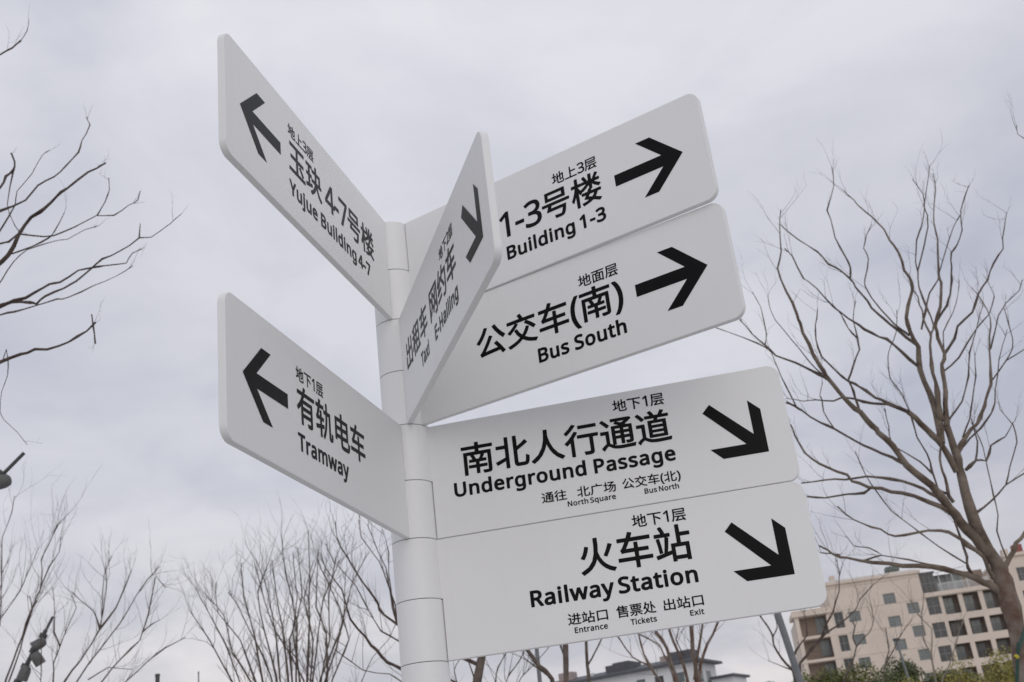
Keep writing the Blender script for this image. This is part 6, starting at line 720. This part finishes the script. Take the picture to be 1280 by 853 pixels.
# support stake of the large tree
st = thing('tree_stake', 'dark green tree support stake with a yellow tie at the lower right corner', 'stake', (3.31, 10.8, 0))
sb = Vector((3.31, 10.8, 0))
tube_obj('stake_pole', [Vector((3.31, 10.8, -.05)) - sb, Vector((4.19, 10.8, 2.66)) - sb], .017, .015, MAT['stake'], st)
tube_obj('stake_crossbar', [Vector((4.17, 10.80, 2.60)) - sb, Vector((4.62, 11.30, 3.02)) - sb], .02, .02, MAT['stake'], st)
V, F = lathe([(.019, -.016), (.023, -.012), (.020, -.005), (.024, 0), (.020, .005), (.023, .012), (.019, .016)], 14)
pobj('tie', V, F, MAT['tie'], st, True, loc=(.83, 0, 2.54), rot=(0, R(60), 0))

# ------------------------------------------------------------------ tilted lamp masts
def spotlight(parent, c, aim, r, arm_to, m=None):
    """barrel spotlight centred at c pointing along aim"""
    ln = r * 2.3
    V, F = lathe([(r * .45, -ln * .62), (r * .78, -ln * .52), (r * .97, -ln * .25), (r, 0), (r, ln * .5), (r * .93, ln * .5), (r * .90, ln * .3)], 20)
    q = Vector(aim).to_track_quat('Z', 'Y').to_euler()
    h = pobj('lamp_housing', V, F + [tuple(reversed(range(20)))], MAT['lamp'], parent, True, loc=c, rot=q)
    V, F = lathe([(.0005, ln * .31), (r * .9, ln * .31)], 20); pobj('lens', V, F, MAT['lens'], h)
    tube_obj('bracket', [Vector(arm_to), Vector(c) + (Vector(arm_to) - Vector(c)) * .35], r * .18, r * .18, MAT['mast'], parent, 6)
    return h
def collar_clamp(parent, c, ax, r):
    V, F = lathe([(r, -r * .7), (r * 1.15, -r * .7), (r * 1.15, r * .7), (r, r * .7)], 14, True)
    pobj('clamp', V, F, MAT['mast'], parent, loc=c, rot=Vector(ax).to_track_quat('Z', 'Y').to_euler())
b0 = Vector((-12.85, 22, 0))
ms = thing('tilted_lamp_mast', 'tilted grey mast carrying three barrel spotlights at the lower left', 'lamp mast', b0, 0, 'tilted spotlight masts')
P = [Vector((-12.85, 22, -.05)), Vector((-9.999, 22, 5.296)), Vector((-9.751, 22, 5.80)), Vector((-9.594, 22, 6.036)), Vector((-9.53, 22, 6.17))]
tube_obj('mast_tube', [p - b0 for p in P], .048, .04, MAT['mast'], ms)
tube_obj('mast_tip', [Vector((-9.53, 22, 6.17)) - b0, Vector((-9.408, 22, 6.41)) - b0], .026, .026, MAT['mast'], ms)
for c_ in ((-9.58, 22, 6.06), (-9.751, 22, 5.80), (-9.90, 22, 5.53), (-10.03, 22, 5.25)): collar_clamp(ms, Vector(c_) - b0, (.45, 0, .9), .068)
spotlight(ms, Vector((-9.60, 21.85, 5.885)) - b0, (-.9, -.2, -.45), .10, Vector((-9.68, 22, 5.92)) - b0)
spotlight(ms, Vector((-9.575, 21.80, 5.60)) - b0, (.35, .3, -.7), .10, Vector((-9.72, 22, 5.80)) - b0)
spotlight(ms, Vector((-9.83, 21.82, 5.365)) - b0, (-.4, .1, -.9), .105, Vector((-9.93, 22, 5.48)) - b0)
b0 = Vector((-8.6, 12.4, 0))
ms = thing('tilted_lamp_mast', 'nearer and higher tilted mast with its barrel spotlight cut by the left edge', 'lamp mast', b0, 0, 'tilted spotlight masts')
P = [Vector((-8.6, 12.4, -.05)), Vector((-6.9, 12.1, 4.3)), Vector((-6.0, 12, 5.62)), Vector((-5.775, 12, 5.845))]
tube_obj('mast_tube', [p - b0 for p in P], .05, .036, MAT['mast'], ms)
tube_obj('mast_tip', [Vector((-5.775, 12, 5.845)) - b0, Vector((-5.535, 12, 6.08)) - b0], .021, .020, MAT['mast'], ms)
for c_ in ((-5.77, 12, 5.85), (-5.95, 12, 5.67)): collar_clamp(ms, Vector(c_) - b0, (.7, 0, .7), .052)
spotlight(ms, Vector((-5.735, 11.9, 5.735)) - b0, (-.75, -.45, -.30), .078, Vector((-5.79, 12, 5.83)) - b0)
spotlight(ms, Vector((-5.875, 11.85, 5.49)) - b0, (.2, -.2, -.9), .085, Vector((-5.98, 12, 5.62)) - b0)
b0 = Vector((3.66, 16, 0))
ms = thing('leaning_pole', 'leaning grey steel pole between the lowest panel and the beige apartment block', 'pole', b0)
tube_obj('pole_tube', [Vector((0, 0, -.05)), Vector((3.247, 16, 3.009)) - b0, Vector((3.08, 16, 4.32)) - b0], .05, .046, MAT['pole'], ms)
tube_obj('pole_cap', [Vector((3.08, 16, 4.32)) - b0, Vector((3.077, 16, 4.345)) - b0], .052, .050, MAT['mast'], ms)
b0 = Vector((-.23, 18, 0))
ms = thing('grey_pole', 'straight dark grey post among the tree trunks below the Entrance lettering', 'pole', b0)
tube_obj('pole_tube', [Vector((0, 0, -.05)), Vector((.02, 0, 3.643)), Vector((.04, 0, 4.6))], .036, .030, MAT['pole'], ms)
tube_obj('pole_cap', [Vector((.04, 0, 4.6)), Vector((.04, 0, 4.64))], .034, .034, MAT['mast'], ms)
b0 = Vector((9.05, 30, 0))
ms = thing('street_lamp', 'thin grey street lamp with a small dark head in front of the beige apartment block', 'street lamp', b0)
tube_obj('lamp_post', [Vector((0, 0, -.05)), Vector((8.747, 30, 3.927)) - b0, Vector((8.668, 30, 4.95)) - b0], .04, .026, MAT['pole'], ms)
bm = bmesh.new(); box(bm, -.07, .09, -.05, .05, 4.95, 5.01, .012); obj('lamp_head', bm, MAT['mast'], ms, loc=(-.39, 0, 0))
for (x, y, z, r, lb) in ((-10.05, 30, 6.30, .055, 'short black post tip at the bottom edge right of the lower left tree'), (-11.99, 40, 7.80, .02, 'hair-thin rod tip at the bottom edge left of the vase-shaped tree')):
    ms = thing('slim_post', lb, 'post', (x, y, 0))
    tube_obj('post_tube', [(0, 0, -.05), (0, 0, z)], r, r, MAT['mast'], ms); tube_obj('post_cap', [(0, 0, z), (0, 0, z + .06)], r * 1.2, r * 1.1, MAT['mast'], ms)

# ------------------------------------------------------------------ buildings
def wall(name, x0, x1, z0, z1, ops, depth, m, parent, y=0.0):
    """facade in the local xz-plane facing -y with real openings (reveals 'depth' deep)"""
    ops = [o for o in ops if o[0] < x1 and o[1] > x0 and o[2] < z1 and o[3] > z0]
    xs = sorted({x0, x1} | {min(max(v, x0), x1) for o in ops for v in o[:2]}); zs = sorted({z0, z1} | {min(max(v, z0), z1) for o in ops for v in o[2:4]})
    V, F = [], []
    def q(a, b, c, d): V.extend((a, b, c, d)); k = len(V); F.append((k - 4, k - 3, k - 2, k - 1))
    for i in range(len(xs) - 1):
        for j in range(len(zs) - 1):
            cx, cz = (xs[i] + xs[i + 1]) / 2, (zs[j] + zs[j + 1]) / 2
            if any(o[0] < cx < o[1] and o[2] < cz < o[3] for o in ops): continue
            q((xs[i], y, zs[j]), (xs[i + 1], y, zs[j]), (xs[i + 1], y, zs[j + 1]), (xs[i], y, zs[j + 1]))
    for a, b, c, d in [o[:4] for o in ops]:
        yb = y + depth
        q((a, y, c), (a, yb, c), (b, yb, c), (b, y, c)); q((a, y, d), (b, y, d), (b, yb, d), (a, yb, d))
        q((a, y, c), (a, y, d), (a, yb, d), (a, yb, c)); q((b, y, c), (b, yb, c), (b, yb, d), (b, y, d))
    return pobj(name, V, F, m, parent)
def window(a, b, c, d, y, parent, nx=2, nz=1, m='glass', fm='frame', fw=.06):
    bm = bmesh.new()
    box(bm, a, b, y, y + .08, c, c + fw); box(bm, a, b, y, y + .08, d - fw, d)
    box(bm, a, a + fw, y, y + .08, c + fw, d - fw); box(bm, b - fw, b, y, y + .08, c + fw, d - fw)
    for i in range(1, nx):
        x = a + (b - a) * i / nx; box(bm, x - fw / 2, x + fw / 2, y + .003, y + .077, c + fw, d - fw)
    for i in range(1, nz):
        z = c + (d - c) * i / nz; box(bm, a + fw, b - fw, y + .006, y + .074, z - fw / 2, z + fw / 2)
    w_ = obj('window', bm, MAT[fm], parent)
    for i in range(nx):
        x0_, x1_ = a + (b - a) * i / nx + fw / 2, a + (b - a) * (i + 1) / nx - fw / 2
        boxo('pane', (x0_, x1_, y + .03, y + .045, c + fw * .6, d - fw * .6), MAT[m], w_)
    return w_
rng = random.Random(4)
ap = thing('apartment_building', 'beige apartment block with square windows and dark recessed balconies at the lower right', 'building', (49.36, 150, 0), R(-7))
ap.scale = (.965, 1, 1)
Z = EYE + .3
FL_ = 2.9
wins, recs = [], []
for k in range(7):
    dz = -FL_ * k
    wins.append((-11.35, -9.85, 19.55 + dz + Z, 20.85 + dz + Z, 2, 2))
    wins.append((-3.7, -2.2, 19.55 + dz + Z, 20.9 + dz + Z, 2, 2))
    if k < 7: wins.append((-6.45, -4.9, 21.15 + dz + Z, 22.45 + dz + Z, 3, 3))
for k in range(7):
    dz = -FL_ * k
    tz = 21.2 if k == 0 else 20.95
    recs.append((-1.15, .5, 19.05 + dz + Z, tz + dz + Z, 'w'))
    for a, b in ((.95, 2.95), (3.55, 5.55), (6.15, 8.15)):
        recs.append((a, b, 18.85 + dz + Z if k == 0 else 18.95 + dz + Z, tz + dz + Z, 'b'))
    recs.append((-13.25, -12.05, 19.0 + dz + Z, 21.0 + dz + Z, 'w'))
allops = [o[:4] for o in wins] + [o[:4] for o in recs]
wall('wall', -13.45, -1.30, 0, 24.45 + Z, [o for o in allops if o[1] < -1.2], .28, MAT['beige'], ap)
wall('wall', -1.30, 9.7, 0, 21.25 + Z, [o for o in allops if o[0] > -1.3], .28, MAT['beige'], ap)
bm = bmesh.new()
box(bm, -13.45, -13.44, .0, 12, 0, 24.45 + Z); box(bm, -13.45, 9.7, 11.9, 12, 0, 21.2 + Z); box(bm, -1.32, -1.31, 0, 12, 21.0 + Z, 24.45 + Z)
obj('side_wall', bm, MAT['beige'], ap)
boxo('roof', (-13.75, -1.05, -.3, 12.2, 24.45 + Z, 24.85 + Z), MAT['beige'], ap, .03)
boxo('parapet', (-13.3, -1.5, .1, .3, 24.85 + Z, 25.05 + Z), MAT['frame_w'], ap)
boxo('cornice', (-1.28, 9.68, -.35, 12, 21.25 + Z, 21.62 + Z), MAT['beige'], ap, .03)
boxo('cornice', (-1.26, 9.66, -.22, 11.8, 21.622 + Z, 21.80 + Z), MAT['beige'], ap, .02)
for o in wins: window(o[0] + .002, o[1] - .002, o[2] + .002, o[3] - .002, .14, ap, o[4], o[5])
for a, b, c, d, kd in recs:
    if kd == 'w':
        window(a + .002, b - .002, c + .002, d - .002, .20, ap, 2, 2, 'glassdark', 'frame')
    else:
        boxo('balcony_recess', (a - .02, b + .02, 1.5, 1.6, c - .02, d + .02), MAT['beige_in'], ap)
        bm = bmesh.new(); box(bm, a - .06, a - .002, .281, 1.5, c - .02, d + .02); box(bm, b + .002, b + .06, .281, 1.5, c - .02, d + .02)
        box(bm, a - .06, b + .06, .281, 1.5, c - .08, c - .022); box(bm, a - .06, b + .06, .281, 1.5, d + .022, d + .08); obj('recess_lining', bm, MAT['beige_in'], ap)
        wx = a + rng.uniform(.2, .5)
        window(wx, wx + 1.25, c + .02, d - .15, 1.36, ap, 2, 1, 'glass' if rng.random() < .5 else 'glassdark')
        bm = bmesh.new()
        box(bm, a + .01, b - .01, .06, .10, c + .85, c + .90)
        for i in range(11): x = a + .08 + i * (b - a - .16) / 10; box(bm, x - .015, x + .015, .065, .095, c + .003, c + .85)
        obj('railing', bm, MAT['rail'], ap)
for k in range(8):
    boxo('facade_joint', (-13.4, -1.36, -.012, -.001, 24.0 - FL_ * k + Z, 24.03 - FL_ * k + Z), MAT['beige_in'], ap)
# left wing with deep corner balconies
for k in range(7):
    dz = -FL_ * k + Z
    boxo('balcony_slab', (-18.45, -13.46, -.05, 3.2, 18.15 + dz, 18.5 + dz), MAT['beige'], ap, .02)
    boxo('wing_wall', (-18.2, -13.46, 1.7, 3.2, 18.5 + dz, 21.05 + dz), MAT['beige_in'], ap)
    boxo('corner_pier', (-18.4, -17.85, 0, .45, 18.5 + dz, 21.05 + dz), MAT['beige'], ap)
    boxo('corner_pier', (-14.25, -13.46, 0, .5, 18.5 + dz, 21.05 + dz), MAT['beige'], ap)
    window(-15.6, -14.3, 18.9 + dz, 20.9 + dz, 1.6, ap, 2, 2, 'glass')
    bm = bmesh.new(); box(bm, -17.85, -14.25, .04, .09, 19.45 + dz, 19.5 + dz)
    for i in range(16): x = -17.75 + i * .23; box(bm, x - .012, x + .012, .045, .085, 18.5 + dz, 19.45 + dz)
    if k: obj('railing', bm, MAT['rail'], ap)
    else: bm.free()
boxo('eave', (-18.75, -13.46, -.35, 4.5, 21.05 + Z, 21.55 + Z), MAT['beige'], ap, .03)
boxo('eave', (-18.6, -13.46, -.2, 4.3, 21.552 + Z, 21.85 + Z), MAT['beige'], ap, .03)
boxo('wing_body', (-18.2, -13.5, 3.2, 11.8, 0, 21.0 + Z), MAT['beige'], ap)
# penthouse terrace
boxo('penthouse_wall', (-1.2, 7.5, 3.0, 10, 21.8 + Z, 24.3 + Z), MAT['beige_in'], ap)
window(-1.15, .75, 21.85 + Z, 24.4 + Z, .9, ap, 3, 2, 'glassdark'); window(.9, 4.7, 21.9 + Z, 24.2 + Z, 2.85, ap, 4, 1, 'glass', 'frame_w')
boxo('canopy', (-1.25, .95, .6, 3.2, 24.42 + Z, 24.55 + Z), MAT['frame'], ap)
bm = bmesh.new(); box(bm, .8, 7.4, .15, .20, 22.75 + Z, 22.82 + Z)
for i in range(34): x = .9 + i * .195; box(bm, x - .03, x + .03, .155, .195, 21.8 + Z, 22.75 + Z)
obj('terrace_railing', bm, MAT['frame_w'], ap)
bm = bmesh.new()
vs = [bm.verts.new(p) for p in ((1.2, .6, 24.25 + Z), (4.9, .6, 24.55 + Z), (4.9, 3.0, 24.9 + Z), (1.2, 3.0, 24.6 + Z), (1.2, .6, 24.31 + Z), (4.9, .6, 24.61 + Z), (4.9, 3.0, 24.96 + Z), (1.2, 3.0, 24.66 + Z))]
for f in ((3, 2, 1, 0), (4, 5, 6, 7), (0, 1, 5, 4), (1, 2, 6, 5), (2, 3, 7, 6), (3, 0, 4, 7)): bm.faces.new([vs[i] for i in f])
obj('glass_canopy', bm, MAT['glass'], ap)
for x in (1.3, 3.0, 4.8): boxo('canopy_post', (x - .04, x + .04, .65, .73, 21.8 + Z, 24.3 + Z), MAT['frame_w'], ap)
boxo('roof_box', (-12.6, -11.9, 1.0, 2.2, 24.86 + Z, 25.85 + Z), MAT['beige'], ap, .03)
boxo('roof_tank', (-5.0, -3.2, 1.5, 3.0, 25.45 + Z, 26.05 + Z), MAT['green'], ap, .05); boxo('tank_stand', (-4.9, -3.3, 1.6, 2.9, 24.85 + Z, 25.449 + Z), MAT['beige_in'], ap)
# right block
wall('wall', 9.9, 24, 0, 24.75 + Z, [(10.9 + 2.8 * i, 12.0 + 2.8 * i, 21.6 - FL_ * k + Z, 23.3 - FL_ * k + Z) for k in range(7) for i in range(4)], .25, MAT['beige'], ap, -.6)
boxo('side_wall', (9.71, 9.895, -.6, 12, 0, 24.75 + Z), MAT['beige'], ap)
boxo('roof', (9.6, 24.3, -.95, 12.2, 24.76 + Z, 25.15 + Z), MAT['beige'], ap, .03)
for k in range(7):
    for i in range(4): window(10.902 + 2.8 * i, 11.998 + 2.8 * i, 21.602 - FL_ * k + Z, 23.298 - FL_ * k + Z, -.46, ap, 2, 2, 'glassdark')
boxo('roof_box', (9.9, 10.7, 0, 1, 25.152 + Z, 25.9 + Z), MAT['beige'], ap, .03); boxo('roof_tank', (11.4, 12.6, 0, 1.2, 25.152 + Z, 26.3 + Z), MAT['red'], ap, .05)

# white house block with a dark roof, further off
Z = EYE
wb = thing('white_building', 'long white building with a dark overhanging roof seen between tree trunks under the signpost', 'building', (27.27, 200, 0), R(-30))
xe = -3.9
ops, wl = [], []
for k in range(7):
    for x in (-32, -28.2, -24.4, -20.6, -15.1, -11.6, -8.3):
        wdt = 2.3 if x == -8.3 else 1.7
        ops.append((x, x + wdt, 20.2 - 3 * k + Z, 21.9 - 3 * k + Z)); wl.append((x, x + wdt, 20.2 - 3 * k + Z, 21.9 - 3 * k + Z, x))
wall('wall', -36, xe, 0, 23.2 + Z, ops, .3, MAT['white'], wb)
bm = bmesh.new(); box(bm, xe - .3, xe, .001, 9, 0, 23.2 + Z); box(bm, -36, xe - .3, 8.8, 9, 0, 23.1 + Z); obj('side_wall', bm, MAT['white'], wb)
for k in range(7):
    for y in (1.2, 4.6):
        bm = bmesh.new(); box(bm, xe + .001, xe + .06, y, y + 1.8, 20.0 - 3 * k + Z, 21.9 - 3 * k + Z); f_ = obj('window', bm, MAT['frame'], wb)
        boxo('pane', (xe + .062, xe + .07, y + .1, y + 1.7, 20.1 - 3 * k + Z, 21.8 - 3 * k + Z), MAT['glass'], f_)
    boxo('string_course', (-36.1, xe + .12, -.12, -.002, 19.3 - 3 * k + Z, 19.55 - 3 * k + Z), MAT['white'], wb)
for o in wl: window(o[0] + .002, o[1] - .002, o[2] + .002, o[3] - .002, .15, wb, 2, 1, 'glass' if o[4] in (-15.1, -8.3) else 'glassdark', 'frame', .07)
# shallow hipped dark roof
V = [(-37, -1.1, 23.2 + Z), (xe + 1.1, -1.1, 23.2 + Z), (xe + 1.1, 10, 23.2 + Z), (-37, 10, 23.2 + Z), (-37, -1.1, 23.6 + Z), (xe + 1.1, -1.1, 23.6 + Z), (xe + 1.1, 10, 23.6 + Z), (-37, 10, 23.6 + Z), (-34, 3.2, 24.7 + Z), (xe - 2.2, 3.2, 24.7 + Z), (xe - 2.2, 5.6, 24.7 + Z), (-34, 5.6, 24.7 + Z)]
pobj('roof', V, [(3, 2, 1, 0), (0, 1, 5, 4), (1, 2, 6, 5), (2, 3, 7, 6), (3, 0, 4, 7), (4, 5, 9, 8), (5, 6, 10, 9), (6, 7, 11, 10), (7, 4, 8, 11), (8, 9, 10, 11)], MAT['roofdark'], wb)
boxo('dormer', (-21.2, -15.6, .8, 4, 23.9 + Z, 25.3 + Z), MAT['roofdark'], wb, .05); boxo('dormer_cap', (-19.8, -16.6, 1, 3.6, 25.302 + Z, 25.6 + Z), MAT['roofdark'], wb, .05)
boxo('dormer', (-8.6, -4.6, .8, 4, 23.9 + Z, 25.5 + Z), MAT['roofdark'], wb, .05)
boxo('chimney', (-10.6, -9.3, 1.2, 2.4, 24.0 + Z, 25.2 + Z), MAT['pink'], wb, .03); boxo('roof_box', (-31, -28.2, 1, 3, 23.9 + Z, 25.6 + Z), MAT['pink'], wb, .03)
for x in (-35.0, -24.4, -13.2): boxo('roof_vent', (x, x + .6, 1, 1.5, 23.9 + Z, 24.6 + Z), MAT['frame_w'], wb)
w2 = thing('white_annex', 'small low white building with a dark roof just right of the long white building', 'building', (26.5, 205, 0), R(-30))
boxo('wall', (.6, 4.2, 0, 6, 0, 20.2 + Z), MAT['white'], w2); boxo('roof', (.2, 4.8, -.8, 6.6, 20.202 + Z, 20.6 + Z), MAT['roofdark'], w2, .1)
for k in range(6):
    bm = bmesh.new(); box(bm, 1.2, 2.8, -.05, -.002, 17.6 - 3 * k + Z, 19.2 - 3 * k + Z); f_ = obj('window', bm, MAT['frame'], w2); boxo('pane', (1.3, 2.7, -.06, -.052, 17.7 - 3 * k + Z, 19.1 - 3 * k + Z), MAT['glassdark'], f_)

# ------------------------------------------------------------------ leafy shrubs and evergreen trees
def leafy(x, y, top, rad, m, seed, label, nleaf=5000, size=.10, clumps=34, low=.3, dens=1.0):
    rng = random.Random(seed)
    root = thing('evergreen_tree', label, 'tree', (x, y, 0), 0, 'evergreens in front of the buildings')
    V, F = [], []
    P = catmull([(0, 0, -.05), (rng.uniform(-.1, .1), 0, top * .3), (rng.uniform(-.2, .2), rng.uniform(-.2, .2), top * .7)], 3)
    tube(V, F, P, [.11 * top / 5 * (1 - .6 * i / (len(P) - 1)) for i in range(len(P))], 8); pobj('trunk', V, F, MAT['bark_grey'], root, True)
    cl = []
    zc = top * (low + 1) / 2; hz = top * (1 - low) / 2
    for i in range(clumps):
        a = rng.uniform(0, 6.283); u = rng.uniform(-1, 1); rr = (rng.random() ** .45)
        s_ = math.sqrt(max(0, 1 - u * u))
        cl.append((Vector((math.cos(a) * s_ * rad * rr * .85, math.sin(a) * s_ * rad * rr * .85, zc + u * hz * .82 * rr)), rng.uniform(.22, .42) * rad))
    V, F = [], []
    BV, BF = [], []
    for c_, r_ in cl:
        if rng.random() < .5:
            q = [Vector((0, 0, top * .35)), (Vector((0, 0, top * .4)) + c_) * .5, c_]; tube(BV, BF, q, [.03, .02, .008], 4)
    if BV: pobj('branches', BV, BF, MAT['bark_grey'], root)
    for i in range(int(nleaf * dens)):
        c_, r_ = rng.choice(cl)
        d = Vector((rng.gauss(0, 1), rng.gauss(0, 1), rng.gauss(0, 1))).normalized()
        p = c_ + d * r_ * rng.random() ** .4
        if p.z > top: p.z = top - rng.uniform(0, .2)
        nrm = (d + Vector((rng.gauss(0, .6), rng.gauss(0, .6), rng.gauss(.3, .6)))).normalized()
        a = nrm.orthogonal().normalized(); a = (Matrix.Rotation(rng.uniform(0, 6.28), 3, nrm) @ a); b = nrm.cross(a)
        s = size * rng.uniform(.6, 1.35); k = len(V)
        V += [tuple(p - a * s), tuple(p - b * s * .45), tuple(p + a * s), tuple(p + b * s * .45)]; F.append((k, k + 1, k + 2, k + 3))
    pobj('crown', V, F, m, root)
    return root
SH = [ # x, y, top, radius, material, seed, label
 (7.9, 45, 5.9, 1.3, 'leaf_d', 1, 'low dark green evergreen at the left foot of the apartment block'),
 (9.35, 46, 6.35, 1.3, 'leaf_m', 2, 'mid green evergreen just right of the leaning grey pole'),
 (10.7, 45, 6.5, 1.25, 'leaf_m', 3, 'tallest mid green evergreen below the left balconies'),
 (12.0, 44, 5.8, 1.1, 'leaf_d', 4, 'small dark green evergreen in front of the second window column'),
 (13.2, 46, 6.2, 1.25, 'leaf_d', 5, 'dark green evergreen beside the foot of the thin street lamp'),
 (14.7, 45, 6.0, 1.3, 'leaf_m', 6, 'mid green evergreen between the street lamp and the balconies'),
 (16.3, 46, 6.0, 1.2, 'leaf_m', 7, 'mid green evergreen behind the yellow green shrubs')]
for a in SH: leafy(a[0], a[1], a[2], a[3] * 1.2, MAT[a[4]], a[5], a[6], 13000, .062)
leafy(9.2, 28, 4.55, .8, MAT['leaf_y'], 8, 'yellow green shrubby tree below the middle balconies', 6000, .036, low=.2)
leafy(9.85, 26, 5.1, .9, MAT['leaf_y'], 9, 'tallest yellow green tree left of the large mottled trunk', 6500, .036, low=.2)
leafy(10.75, 27, 5.0, .9, MAT['leaf_y'], 10, 'yellow green tree behind the large mottled trunk at the right edge', 5500, .036, low=.2)
leafy(8.35, 29, 4.1, .75, MAT['leaf_y'], 11, 'low yellow green shrub beside the pale thin bare tree', 5000, .036, low=.2)
